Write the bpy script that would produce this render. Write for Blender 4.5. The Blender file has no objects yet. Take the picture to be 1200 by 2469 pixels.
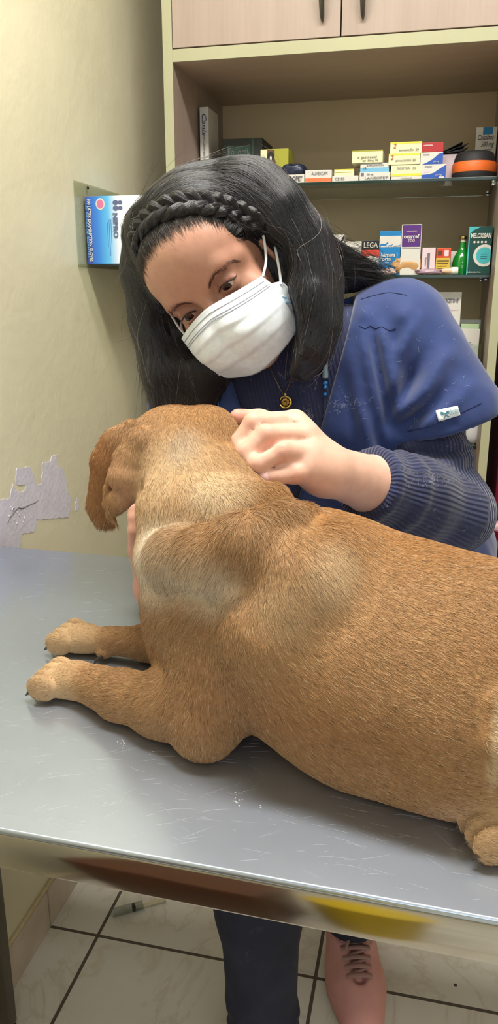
import bpy, bmesh, math, random
import numpy as np
from mathutils import Vector, Matrix, Euler, Quaternion, noise as mnoise

SC = bpy.context.scene
COL = SC.collection
rng = np.random.default_rng(7)
random.seed(7)
PI = math.pi

# ---------------------------------------------------------------- camera
HC = 1.28                      # camera height
TT = 0.86                      # table top height
FPX = 1850.0                   # focal length in pixels of the 1200x2469 frame
YAW, PITCH = math.radians(13.0), math.radians(16.0)
CP = np.array([0.0, 0.0, HC])
RV = np.array([math.cos(YAW), math.sin(YAW), 0.0])
F0 = np.array([-math.sin(YAW), math.cos(YAW), 0.0])
ZV = np.array([0.0, 0.0, 1.0])
FV = math.cos(PITCH) * F0 - math.sin(PITCH) * ZV
UV_ = math.sin(PITCH) * F0 + math.cos(PITCH) * ZV

def ray(px, py):
    return RV * (px - 600.0) - UV_ * (py - 1234.5) + FV * FPX
def UY(px, py, Y):
    d = ray(px, py); return CP + d * (Y / d[1])
def UX(px, py, X):
    d = ray(px, py); return CP + d * (X / d[0])
def UZ(px, py, Z):
    d = ray(px, py); return CP + d * ((Z - HC) / d[2])
def m_per_px(p):
    return float(np.dot(np.asarray(p) - CP, FV)) / FPX
def proj(p):
    q = np.asarray(p, float) - CP
    z = q @ FV
    return 600 + FPX * (q @ RV) / z, 1234.5 - FPX * (q @ UV_) / z

cam_d = bpy.data.cameras.new('camera')
cam = bpy.data.objects.new('camera', cam_d)
COL.objects.link(cam)
cam_d.sensor_fit = 'VERTICAL'
cam_d.sensor_height = 36.0
cam_d.lens = 36.0 * FPX / 2469.0
cam_d.clip_start = 0.02
M = Matrix(((RV[0], UV_[0], -FV[0], 0), (RV[1], UV_[1], -FV[1], 0), (RV[2], UV_[2], -FV[2], HC), (0, 0, 0, 1)))
cam.matrix_world = M
SC.camera = cam

# ---------------------------------------------------------------- materials
MATS = {}
def lin(c):
    """sRGB 0-255 triple to linear rgba"""
    r = []
    for v in c:
        v = v / 255.0
        r.append(v / 12.92 if v <= 0.04045 else ((v + 0.055) / 1.055) ** 2.4)
    return (r[0], r[1], r[2], 1.0)

class NT:
    def __init__(s, name):
        s.m = bpy.data.materials.new(name); s.m.use_nodes = True
        s.t = s.m.node_tree; s.n = s.t.nodes; s.b = s.n['Principled BSDF']
    def new(s, typ, **kw):
        n = s.n.new(typ)
        for k, v in kw.items():
            setattr(n, k, v)
        return n
    def link(s, a, b): s.t.links.new(a, b)
    def tex(s, kind='Object', scale=(1, 1, 1), rot=(0, 0, 0)):
        tc = s.new('ShaderNodeTexCoord'); mp = s.new('ShaderNodeMapping')
        mp.inputs['Scale'].default_value = scale; mp.inputs['Rotation'].default_value = rot
        s.link(tc.outputs[kind], mp.inputs['Vector']); return mp.outputs['Vector']
    def noise(s, vec, scale=5, detail=4, rough=0.5, dist=0.0):
        n = s.new('ShaderNodeTexNoise'); n.inputs['Scale'].default_value = scale
        n.inputs['Detail'].default_value = detail; n.inputs['Roughness'].default_value = rough
        n.inputs['Distortion'].default_value = dist
        s.link(vec, n.inputs['Vector']); return n.outputs['Fac']
    def ramp(s, fac, stops):
        r = s.new('ShaderNodeValToRGB'); e = r.color_ramp.elements
        while len(e) < len(stops): e.new(0.5)
        for k, (p, c) in enumerate(stops):
            e[k].position = p; e[k].color = c if len(c) == 4 else (*c, 1)
        s.link(fac, r.inputs['Fac']); return r.outputs['Color']
    def mix(s, fac, a, b, typ='MIX'):
        n = s.new('ShaderNodeMix', data_type='RGBA', blend_type=typ)
        for sock, v in ((n.inputs[0], fac), (n.inputs[6], a), (n.inputs[7], b)):
            if hasattr(v, 'links') or hasattr(v, 'is_linked'): s.link(v, sock)
            else: sock.default_value = v
        return n.outputs[2]
    def bump(s, h, strength=0.2, dist=0.01):
        b = s.new('ShaderNodeBump'); b.inputs['Strength'].default_value = strength
        b.inputs['Distance'].default_value = dist
        s.link(h, b.inputs['Height']); s.link(b.outputs['Normal'], s.b.inputs['Normal']); return b

def mat(name, rgb, rough=0.5, metal=0.0, var=0.08, nscale=8.0, bump=0.0, bscale=60.0, spec=0.5, emit=None, trans=0.0, sss=0.0, coat=0.0, ior=1.45, bdist=0.002, sheen=0.0):
    if name in MATS: return MATS[name]
    N = NT(name); c = lin(rgb)
    N.b.inputs['Roughness'].default_value = rough; N.b.inputs['Metallic'].default_value = metal
    N.b.inputs['Specular IOR Level'].default_value = spec; N.b.inputs['IOR'].default_value = ior
    if var > 0:
        v = N.tex('Object')
        f = N.noise(v, nscale, 3)
        lo = tuple(x * (1 - var) for x in c[:3]) + (1,); hi = tuple(min(1, x * (1 + var)) for x in c[:3]) + (1,)
        N.link(N.ramp(f, [(0.3, lo), (0.7, hi)]), N.b.inputs['Base Color'])
        if bump > 0: N.bump(N.noise(v, bscale, 5), bump, bdist)
    else:
        N.b.inputs['Base Color'].default_value = c
    if emit: N.b.inputs['Emission Color'].default_value = c; N.b.inputs['Emission Strength'].default_value = emit
    if trans: N.b.inputs['Transmission Weight'].default_value = trans
    if sss:
        N.b.inputs['Subsurface Weight'].default_value = sss
        N.b.inputs['Subsurface Radius'].default_value = (0.012, 0.005, 0.003); N.b.inputs['Subsurface Scale'].default_value = 0.5
    if coat: N.b.inputs['Coat Weight'].default_value = coat; N.b.inputs['Coat Roughness'].default_value = 0.15
    if sheen: N.b.inputs['Sheen Weight'].default_value = sheen; N.b.inputs['Sheen Roughness'].default_value = 0.4
    MATS[name] = N.m
    return N.m

# ---------------------------------------------------------------- objects
def link(o, parent=None):
    COL.objects.link(o)
    if parent is not None:
        o.parent = parent
    return o
def tag(o, label=None, cat=None, group=None, kind=None):
    if label: o['label'] = label
    if cat: o['category'] = cat
    if group: o['group'] = group
    if kind: o['kind'] = kind
    return o
def empty(name, loc=(0, 0, 0), rz=0.0, label=None, cat=None, group=None):
    o = bpy.data.objects.new(name, None); COL.objects.link(o)
    o.location = tuple(float(x) for x in loc); o.rotation_euler = (0, 0, rz); o.empty_display_size = 0.05
    return tag(o, label, cat, group)
def mesh_obj(name, verts, faces, material, parent=None, smooth=True, loc=None):
    me = bpy.data.meshes.new(name)
    v = np.asarray(verts, dtype=np.float32).reshape(-1, 3)
    if isinstance(faces, np.ndarray):
        k = faces.shape[1]; nf = faces.shape[0]
        me.vertices.add(len(v)); me.vertices.foreach_set('co', v.ravel())
        me.loops.add(nf * k); me.loops.foreach_set('vertex_index', faces.astype(np.int32).ravel())
        me.polygons.add(nf); me.polygons.foreach_set('loop_start', np.arange(0, nf * k, k, dtype=np.int32))
        me.update(calc_edges=True)
    else:
        me.from_pydata([tuple(map(float, x)) for x in v], [], faces); me.update()
    if smooth: me.polygons.foreach_set('use_smooth', np.ones(len(me.polygons), dtype=bool))
    for m_ in (material if isinstance(material, (list, tuple)) else [material]): me.materials.append(m_)
    o = bpy.data.objects.new(name, me)
    if loc is not None: o.location = tuple(float(x) for x in loc)
    return link(o, parent)

class MB:
    """collects shapes in one bmesh, each face with a material slot"""
    def __init__(s): s.bm = bmesh.new(); s.mats = []
    def _slot(s, m):
        if m not in s.mats: s.mats.append(m)
        return s.mats.index(m)
    def _fin(s, geom_faces, m):
        k = s._slot(m)
        for f in geom_faces: f.material_index = k
    def box(s, c, size, m, bevel=0.0, rot=None, seg=2):
        r = bmesh.ops.create_cube(s.bm, size=1.0)
        vs = r['verts']
        bmesh.ops.scale(s.bm, vec=size, verts=vs)
        fs = list({f for v in vs for f in v.link_faces})
        if bevel > 0:
            es = list({e for v in vs for e in v.link_edges})
            rr = bmesh.ops.bevel(s.bm, geom=es, offset=bevel, segments=seg, profile=0.6, affect='EDGES', clamp_overlap=True)
            vs = list({v for v in rr['verts']}); 
            st = list(vs); seen = set(vs)
            while st:
                v = st.pop()
                for e in v.link_edges:
                    w = e.other_vert(v)
                    if w not in seen: seen.add(w); st.append(w)
            vs = list(seen); fs = list({f for v in vs for f in v.link_faces})
        if rot is not None: bmesh.ops.rotate(s.bm, cent=(0, 0, 0), matrix=Euler(rot).to_matrix(), verts=vs)
        bmesh.ops.translate(s.bm, vec=tuple(map(float, c)), verts=vs)
        s._fin(fs, m); return vs
    def poly(s, pts, m):
        vs = [s.bm.verts.new(tuple(map(float, p))) for p in pts]
        f = s.bm.faces.new(vs); s._fin([f], m); return vs
    def prism(s, pts, depth_vec, m):
        n = len(pts); d = np.asarray(depth_vec, float)
        a = [s.bm.verts.new(tuple(map(float, p))) for p in pts]
        b = [s.bm.verts.new(tuple(map(float, np.asarray(p, float) + d))) for p in pts]
        fs = [s.bm.faces.new(a), s.bm.faces.new(b[::-1])]
        for i in range(n):
            j = (i + 1) % n
            fs.append(s.bm.faces.new((a[j], a[i], b[i], b[j])))
        s._fin(fs, m); return a + b
    def tube(s, pts, r, m, n=8, cap=True, closed=False, flat=1.0):
        P = [np.asarray(p, float) for p in pts]; k = len(P)
        rs = r if isinstance(r, (list, tuple, np.ndarray)) else [r] * k
        prevn = None; rings = []
        for i in range(k):
            a = P[(i - 1) % k] if (closed or i > 0) else P[i]
            b = P[(i + 1) % k] if (closed or i < k - 1) else P[i]
            t = b - a; t = t / (np.linalg.norm(t) + 1e-12)
            if prevn is None:
                h = np.array([0, 0, 1.0]) if abs(t[2]) < 0.9 else np.array([1.0, 0, 0])
                nn = np.cross(t, h)
            else:
                nn = prevn - t * (prevn @ t)
            nn /= (np.linalg.norm(nn) + 1e-12); bb = np.cross(t, nn); prevn = nn
            rings.append([s.bm.verts.new(tuple(P[i] + rs[i] * (math.cos(2 * PI * q / n) * nn + flat * math.sin(2 * PI * q / n) * bb))) for q in range(n)])
        fs = []
        for i in range(k if closed else k - 1):
            A, B = rings[i], rings[(i + 1) % k]
            for q in range(n):
                fs.append(s.bm.faces.new((A[q], A[(q + 1) % n], B[(q + 1) % n], B[q])))
        if cap and not closed:
            fs.append(s.bm.faces.new(rings[0][::-1])); fs.append(s.bm.faces.new(rings[-1]))
        s._fin(fs, m)
    def lathe(s, prof, m, c=(0, 0, 0), n=24, frame=None):
        """prof: list of (r, h)"""
        c = np.asarray(c, float)
        X, Y, Z = frame if frame else (np.array([1., 0, 0]), np.array([0, 1., 0]), np.array([0, 0, 1.]))
        rings = []
        for (r, h) in prof:
            if r < 1e-6: rings.append([s.bm.verts.new(tuple(c + Z * h))])
            else: rings.append([s.bm.verts.new(tuple(c + Z * h + r * (math.cos(2 * PI * q / n) * X + math.sin(2 * PI * q / n) * Y))) for q in range(n)])
        fs = []
        for A, B in zip(rings[:-1], rings[1:]):
            for q in range(n):
                p = (q + 1) % n
                if len(A) == 1 and len(B) == 1: continue
                if len(A) == 1: fs.append(s.bm.faces.new((A[0], B[p], B[q])))
                elif len(B) == 1: fs.append(s.bm.faces.new((A[q], A[p], B[0])))
                else: fs.append(s.bm.faces.new((A[q], A[p], B[p], B[q])))
        s._fin(fs, m)
    def grid(s, P, m, closed_u=False):
        """P: array (nu, nv, 3)"""
        nu, nv = P.shape[:2]
        V = [[s.bm.verts.new(tuple(map(float, P[i, j]))) for j in range(nv)] for i in range(nu)]
        fs = []
        for i in range(nu if closed_u else nu - 1):
            for j in range(nv - 1):
                i2 = (i + 1) % nu
                fs.append(s.bm.faces.new((V[i][j], V[i2][j], V[i2][j + 1], V[i][j + 1])))
        s._fin(fs, m)
    def build(s, name, parent=None, smooth=False, auto=True, loc=None):
        bmesh.ops.recalc_face_normals(s.bm, faces=s.bm.faces[:])
        me = bpy.data.meshes.new(name); s.bm.to_mesh(me); s.bm.free()
        for m_ in s.mats: me.materials.append(m_)
        if smooth:
            me.polygons.foreach_set('use_smooth', np.ones(len(me.polygons), dtype=bool))
            if auto: me.set_sharp_from_angle(angle=math.radians(40))
        o = bpy.data.objects.new(name, me)
        if loc is not None: o.location = tuple(float(x) for x in loc)
        return link(o, parent)

def text_mesh(body, size, shear=0.0, bold=0.0, align='CENTER', spacing=1.0):
    cu = bpy.data.curves.new('lettering', 'FONT'); cu.body = body; cu.size = size; cu.shear = shear
    cu.align_x = align; cu.align_y = 'CENTER'; cu.offset = bold; cu.extrude = 0.0002; cu.resolution_u = 2; cu.space_character = spacing
    o = bpy.data.objects.new('lettering', cu); COL.objects.link(o)
    dg = bpy.context.evaluated_depsgraph_get(); dg.update()
    me = bpy.data.meshes.new_from_object(o.evaluated_get(dg))
    bpy.data.objects.remove(o); bpy.data.curves.remove(cu)
    n = len(me.vertices); co = np.empty(n * 3, np.float32); me.vertices.foreach_get('co', co); co = co.reshape(-1, 3)
    faces = [tuple(p.vertices) for p in me.polygons]; bpy.data.meshes.remove(me)
    return co, faces

def letter(parent, items, name='lettering'):
    """items: list of (text, size, origin, xdir, ydir, material, opts); one mesh"""
    V, F, MI, mats = [], [], [], []
    off = 0
    for (t, size, org, xd, yd, m, opts) in items:
        fitw = opts.pop('w', None)
        co, fs = text_mesh(t, size, **opts)
        if len(co) == 0: continue
        if fitw:
            cw = co[:, 0].max() - co[:, 0].min(); co[:, 0] *= fitw / cw
        xd = np.asarray(xd, float); yd = np.asarray(yd, float); zd = np.cross(xd, yd)
        P = np.asarray(org, float) + co[:, :1] * xd + co[:, 1:2] * yd + co[:, 2:3] * zd
        V.append(P); 
        if m not in mats: mats.append(m)
        for f in fs: F.append(tuple(i + off for i in f)); MI.append(mats.index(m))
        off += len(co)
    o = mesh_obj(name, np.concatenate(V), F, mats, parent, smooth=False)
    o.data.polygons.foreach_set('material_index', np.array(MI, dtype=np.int32))
    return o

# ---------------------------------------------------------------- signed-distance modelling (one continuous surface out of many blended forms)
def _n(v):
    v = np.asarray(v, float); return v / np.linalg.norm(v)

class SDF:
    def __init__(s): s.pr = []
    def cap(s, a, b, ra, rb, k=0.012, op='u', flat=None):
        """tapered capsule; flat=(dir, factor) squashes it along dir by factor"""
        s.pr.append(('cap', np.asarray(a, float), np.asarray(b, float), float(ra), float(rb), k, op, None if flat is None else (_n(flat[0]), float(flat[1]))))
        return s
    def ell(s, c, r, k=0.012, op='u', frame=None):
        R = np.eye(3) if frame is None else np.asarray(frame, float)   # rows = local axes
        s.pr.append(('ell', np.asarray(c, float), np.asarray(r, float), R, k, op)); return s
    def chain(s, pts, rs, k=0.012, op='u', flat=None):
        for i in range(len(pts) - 1):
            s.cap(pts[i], pts[i + 1], rs[i], rs[i + 1], k, op, flat)
        return s
    def half(s, p, n, k=0.004, op='i'):
        """op i keeps the side the normal n points away from"""
        s.pr.append(('half', np.asarray(p, float), _n(n), k, op)); return s
    def bound(s, q):
        if q[0] == 'cap':
            r = max(q[3], q[4]); return np.minimum(q[1], q[2]) - r, np.maximum(q[1], q[2]) + r
        if q[0] == 'ell':
            r = np.max(q[2]); return q[1] - r, q[1] + r
        return None
    @staticmethod
    def dist(q, P):
        if q[0] == 'cap':
            _, a, b, ra, rb, k, op, flat = q
            ba = b - a; pa = P - a; den = ba @ ba + 1e-12
            if flat is not None:
                n, f = flat
                t = np.clip((pa @ ba) / den, 0, 1)
                v = pa - t[:, None] * ba
                vn = v @ n
                v2 = np.maximum(np.einsum('ij,ij->i', v, v) - vn * vn, 0) + (vn / f) ** 2
                d = np.sqrt(v2) - (ra + (rb - ra) * t)
                return d * min(1.0, max(f, 0.5))
            t = np.clip((pa @ ba) / den, 0, 1)
            v = pa - t[:, None] * ba
            return np.sqrt(np.einsum('ij,ij->i', v, v)) - (ra + (rb - ra) * t)
        if q[0] == 'ell':
            _, c, r, R, k, op = q
            L = (P - c) @ R.T
            a = L / r
            k0 = np.sqrt(np.einsum('ij,ij->i', a, a)) + 1e-9
            b2 = a / r
            k1 = np.sqrt(np.einsum('ij,ij->i', b2, b2)) + 1e-9
            return k0 * (k0 - 1.0) / k1
        if q[0] == 'half':
            return (P - q[1]) @ q[2]
    def ev(s, P, idx=None):
        d = np.full(len(P), 1.0)
        for i in (range(len(s.pr)) if idx is None else idx):
            q = s.pr[i]; e = s.dist(q, P)
            if q[0] == 'half': k, op = q[3], q[4]
            elif q[0] == 'cap': k, op = q[5], q[6]
            else: k, op = q[4], q[5]
            if op == 'u':
                h = np.maximum(k - np.abs(d - e), 0) / k
                d = np.minimum(d, e) - h * h * k * 0.25
            elif op == 's':
                h = np.maximum(k - np.abs(-e - d), 0) / k
                d = np.maximum(d, -e) + h * h * k * 0.25
            else:
                h = np.maximum(k - np.abs(e - d), 0) / k
                d = np.maximum(d, e) + h * h * k * 0.25
        return d
    def mesh(s, h, disp=None, N=24, extra=0.03, smooth=2):
        """sparse surface nets at cell size h; disp(P, d) may add to the distance"""
        B = [s.bound(q) for q in s.pr]
        uni = [i for i, q in enumerate(s.pr) if (q[-2] if q[0] == 'cap' else q[-1]) == 'u']
        lo = np.min([B[i][0] for i in uni], axis=0) - extra; hi = np.max([B[i][1] for i in uni], axis=0) + extra
        n = np.ceil((hi - lo) / (h * N)).astype(int)
        g = np.arange(N + 1)
        gx, gy, gz = np.meshgrid(g, g, g, indexing='ij')
        loc = np.stack([gx.ravel(), gy.ravel(), gz.ravel()], 1)
        size = h * N; diag = size * 0.87
        KX = int(n[0] * N + 3); KY = int(n[1] * N + 3); KZ = int(n[2] * N + 3)
        vid, vpos, quads = [], [], []
        def key(ijk): return (ijk[:, 0].astype(np.int64) * KY + ijk[:, 1]) * KZ + ijk[:, 2]
        for bx in range(n[0]):
            for by in range(n[1]):
                for bz in range(n[2]):
                    base = np.array([bx, by, bz]) * N
                    b0 = lo + base * h; b1 = b0 + size
                    m_ = 0.065
                    idx = [i for i in range(len(s.pr)) if B[i] is None or (np.all(B[i][0] - m_ < b1) and np.all(B[i][1] + m_ > b0))]
                    if not any(i in uni for i in idx): continue
                    c = ((b0 + b1) / 2)[None]
                    if abs(s.ev(c, idx)[0]) > diag * 1.6 + 0.03: continue
                    P = b0 + loc * h
                    D = s.ev(P, idx)
                    if disp is not None: D = D + disp(P, D)
                    if D.min() > 0 or D.max() < 0: continue
                    D = D.reshape(N + 1, N + 1, N + 1)
                    S = D < 0
                    # cells
                    c8 = [(D[a:N + a, b:N + b, e:N + e]) for a in (0, 1) for b in (0, 1) for e in (0, 1)]
                    cnt = sum((x < 0).astype(np.int8) for x in c8)
                    act = (cnt > 0) & (cnt < 8)
                    I = np.argwhere(act)
                    if len(I) == 0: continue
                    acc = np.zeros((len(I), 3)); w = np.zeros(len(I))
                    corner = [(a, b, e) for a in (0, 1) for b in (0, 1) for e in (0, 1)]
                    for p in range(8):
                        for q in range(p + 1, 8):
                            dif = [corner[q][t] - corner[p][t] for t in range(3)]
                            if sum(abs(x) for x in dif) != 1: continue
                            d0 = c8[p][act]; d1 = c8[q][act]
                            x = (d0 < 0) != (d1 < 0)
                            t = np.where(x, d0 / (d0 - d1 + 1e-20), 0)
                            pos = np.array(corner[p])[None] + t[:, None] * np.array(dif)[None]
                            acc += np.where(x[:, None], pos, 0); w += x
                    vpos.append(lo + (base + I + acc / w[:, None]) * h)
                    vid.append(key(base + I))
                    # edges -> quads, owned by this block when 0 <= along-axis < N and the other two in [0, N)
                    for ax in range(3):
                        o1, o2 = [(1, 2), (2, 0), (0, 1)][ax]
                        sl0 = [slice(0, N)] * 3; sl1 = [slice(0, N)] * 3
                        sl1[ax] = slice(1, N + 1)
                        A = S[tuple(sl0)]; Bq = S[tuple(sl1)]
                        E = np.argwhere(A != Bq)
                        if len(E) == 0: continue
                        G = base + E
                        u = np.zeros(3, int); u[o1] = 1
                        v = np.zeros(3, int); v[o2] = 1
                        q4 = np.stack([key(G - u - v), key(G - v), key(G), key(G - u)], 1)
                        flip = ~A[tuple(E.T)]
                        q4[flip] = q4[flip][:, ::-1]
                        quads.append(q4)
        vid = np.concatenate(vid); vpos = np.concatenate(vpos); quads = np.concatenate(quads)
        order = np.argsort(vid); vs = vid[order]
        pos = np.searchsorted(vs, quads); pos = np.clip(pos, 0, len(vs) - 1)
        ok = (vs[pos] == quads).all(1)
        F = order[pos[ok]]
        V = vpos
        V = relax(V, F, smooth)
        return V, F

def relax(V, F, it, lam=0.5):
    if it <= 0: return V
    e = np.concatenate([F[:, [i, (i + 1) % F.shape[1]]] for i in range(F.shape[1])])
    for k in range(it):
        acc = np.zeros_like(V); c = np.zeros(len(V))
        for a, b in ((0, 1), (1, 0)):
            for d in range(3): acc[:, d] += np.bincount(e[:, a], V[e[:, b], d], len(V))
            c += np.bincount(e[:, a], minlength=len(V))
        L = acc / np.maximum(c, 1)[:, None] - V
        V = V + lam * L
        # inflate back (Taubin)
        if k % 2 == 1: V = V - 0.0 * L
    return V

def keep_largest(V, F):
    """drops floating crumbs"""
    lab = np.arange(len(V))
    for _ in range(200):
        m_ = lab[F].min(1); new = lab.copy()
        np.minimum.at(new, F.ravel(), np.repeat(m_, F.shape[1]))
        new = new[new]
        if (new == lab).all(): break
        lab = new
    u, c = np.unique(lab[F[:, 0]], return_counts=True)
    big = u[np.argmax(c)]
    F = F[lab[F[:, 0]] == big]
    used = np.unique(F); mp = np.full(len(V), -1); mp[used] = np.arange(len(used))
    return V[used], mp[F]

def vnormals(V, F):
    if F.shape[1] == 4:
        n = np.cross(V[F[:, 2]] - V[F[:, 0]], V[F[:, 3]] - V[F[:, 1]])
    else:
        n = np.cross(V[F[:, 1]] - V[F[:, 0]], V[F[:, 2]] - V[F[:, 0]])
    N_ = np.zeros_like(V)
    for i in range(F.shape[1]):
        for d in range(3): N_[:, d] += np.bincount(F[:, i], n[:, d], len(V))
    return N_ / (np.linalg.norm(N_, axis=1, keepdims=True) + 1e-12)

def vnoise(P, scale, seed=0, oct=2):
    """cheap smooth value noise, vectorised, about -1..1"""
    P = np.asarray(P, float) * scale + seed * 17.31
    out = np.zeros(len(P)); amp = 1.0; tot = 0
    for o in range(oct):
        i = np.floor(P).astype(np.int64); f = P - i; f = f * f * (3 - 2 * f)
        v = 0
        for a in (0, 1):
            for b in (0, 1):
                for c in (0, 1):
                    h = (i[:, 0] + a) * 374761393 + (i[:, 1] + b) * 668265263 + (i[:, 2] + c) * 2147483647 + seed * 144665
                    h = (h ^ (h >> 13)) * 1274126177; h = h ^ (h >> 16)
                    r = (h & 0xffff) / 32767.5 - 1.0
                    wt = (f[:, 0] if a else 1 - f[:, 0]) * (f[:, 1] if b else 1 - f[:, 1]) * (f[:, 2] if c else 1 - f[:, 2])
                    v = v + r * wt
        out += amp * v; tot += amp; amp *= 0.5; P = P * 2.03 + 5.1
    return out / tot

def set_color(o, name, C):
    a = o.data.color_attributes.new(name, 'FLOAT_COLOR', 'POINT')
    C4 = np.ones((len(C), 4), np.float32); C4[:, :3] = C
    a.data.foreach_set('color', C4.ravel())

def strands(name, pts, radii, material, parent=None, colors=None):
    """pts (n, k, 3) hair curves; radii (n, k) or (k,); colors (n, 3)"""
    n, k = pts.shape[:2]
    cu = bpy.data.hair_curves.new(name)
    cu.add_curves([k] * n)
    cu.position_data.foreach_set('vector', pts.astype(np.float32).ravel()) if hasattr(cu, 'position_data') else cu.points.foreach_set('position', pts.astype(np.float32).ravel())
    if 'radius' in cu.attributes: ra = cu.attributes['radius']
    else: ra = cu.attributes.new('radius', 'FLOAT', 'POINT')
    R = np.broadcast_to(np.asarray(radii, np.float32), (n, k)).astype(np.float32)
    ra.data.foreach_set('value', np.ascontiguousarray(R).ravel())
    if colors is not None:
        ca = cu.attributes.new('tint', 'FLOAT_COLOR', 'CURVE')
        C4 = np.ones((n, 4), np.float32); C4[:, :3] = colors
        ca.data.foreach_set('color', C4.ravel())
    cu.materials.append(material)
    o = bpy.data.objects.new(name, cu)
    return link(o, parent)

def spline(pts, n):
    """Catmull-Rom through pts, n samples (works on arrays of any width)"""
    P = np.asarray(pts, float); m_ = len(P)
    Q = np.vstack([2 * P[0] - P[1], P, 2 * P[-1] - P[-2]])
    t = np.linspace(0, m_ - 1, n); i = np.minimum(t.astype(int), m_ - 2); f = (t - i)[:, None]
    a, b, c, d = Q[i], Q[i + 1], Q[i + 2], Q[i + 3]
    return 0.5 * (2 * b + (c - a) * f + (2 * a - 5 * b + 4 * c - d) * f ** 2 + (3 * b - a - 3 * c + d) * f ** 3)
# ================================================================ room shell
WLX = -0.707
WALL = (226, 220, 190)
def wall_material(name, rgb):
    N = NT(name); v = N.tex('Object')
    big = N.noise(v, 2.2, 3); fine = N.noise(v, 22, 5, 0.6)
    c = lin(rgb)
    a = tuple(x * 0.93 for x in c[:3]) + (1,); b = tuple(min(1, x * 1.05) for x in c[:3]) + (1,)
    N.link(N.ramp(big, [(0.3, a), (0.7, b)]), N.b.inputs['Base Color'])
    N.b.inputs['Roughness'].default_value = 0.38; N.b.inputs['Specular IOR Level'].default_value = 0.35
    h = N.new('ShaderNodeMath', operation='ADD'); N.link(fine, h.inputs[0])
    m2 = N.noise(v, 7, 4, 0.55, 0.6); N.link(m2, h.inputs[1])
    N.bump(h.outputs[0], 0.14, 0.010)
    return N.m
M_wall = wall_material('cream_wall_paint', WALL)
M_maroon = mat('maroon_paint', (120, 22, 48), 0.45, var=0.06)
M_white = mat('white_paint', (232, 232, 228), 0.6, var=0.03)

def slab(name, lo, hi, m, kind='structure'):
    lo = np.array(lo, float); hi = np.array(hi, float)
    b = MB(); b.box((lo + hi) / 2, hi - lo, m); o = b.build(name); o['kind'] = kind; return o
RX1, RY0, RY1, RZ = 2.5, -2.3, 2.19, 2.62
wl = slab('wall_left', (WLX - 0.1, RY0, 0), (WLX, RY1, RZ), M_wall)
wb = slab('wall_back', (WLX - 0.1, RY1, 0), (RX1 + 0.1, RY1 + 0.1, RZ), M_wall)
slab('wall_right', (RX1, RY0, 0), (RX1 + 0.1, RY1, RZ), M_wall)
# wall behind the camera with a window opening
wz0, wz1, wx0, wx1 = 0.95, 2.25, -0.45, 1.5
bw = MB()
bw.box(((WLX + wx0) / 2 - 0.05, RY0 - 0.05, RZ / 2), (wx0 - WLX + 0.1, 0.1, RZ), M_wall)
bw.box(((RX1 + wx1) / 2 + 0.05, RY0 - 0.05, RZ / 2), (RX1 - wx1 + 0.1, 0.1, RZ), M_wall)
bw.box(((wx0 + wx1) / 2, RY0 - 0.05, wz0 / 2), (wx1 - wx0, 0.1, wz0), M_wall)
bw.box(((wx0 + wx1) / 2, RY0 - 0.05, (RZ + wz1) / 2), (wx1 - wx0, 0.1, RZ - wz1), M_wall)
wf = bw.build('wall_front'); wf['kind'] = 'structure'
M_ceil = mat('ceiling_paint', (238, 236, 228), 0.8, var=0.03)
slab('ceiling', (WLX - 0.1, RY0 - 0.1, RZ), (RX1 + 0.1, RY1 + 0.1, RZ + 0.08), M_ceil)
# window behind the camera
b = MB()
for (cx, cz, sx, sz) in ((wx0 + 0.03, (wz0 + wz1) / 2, 0.06, wz1 - wz0), (wx1 - 0.03, (wz0 + wz1) / 2, 0.06, wz1 - wz0), ((wx0 + wx1) / 2, wz0 + 0.03, wx1 - wx0, 0.06), ((wx0 + wx1) / 2, wz1 - 0.03, wx1 - wx0, 0.06), ((wx0 + wx1) / 2, (wz0 + wz1) / 2, 0.06, wz1 - wz0)):
    b.box((cx, RY0 - 0.05, cz), (sx, 0.05, sz), M_white)
o = b.build('window_1'); o['kind'] = 'structure'

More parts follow.
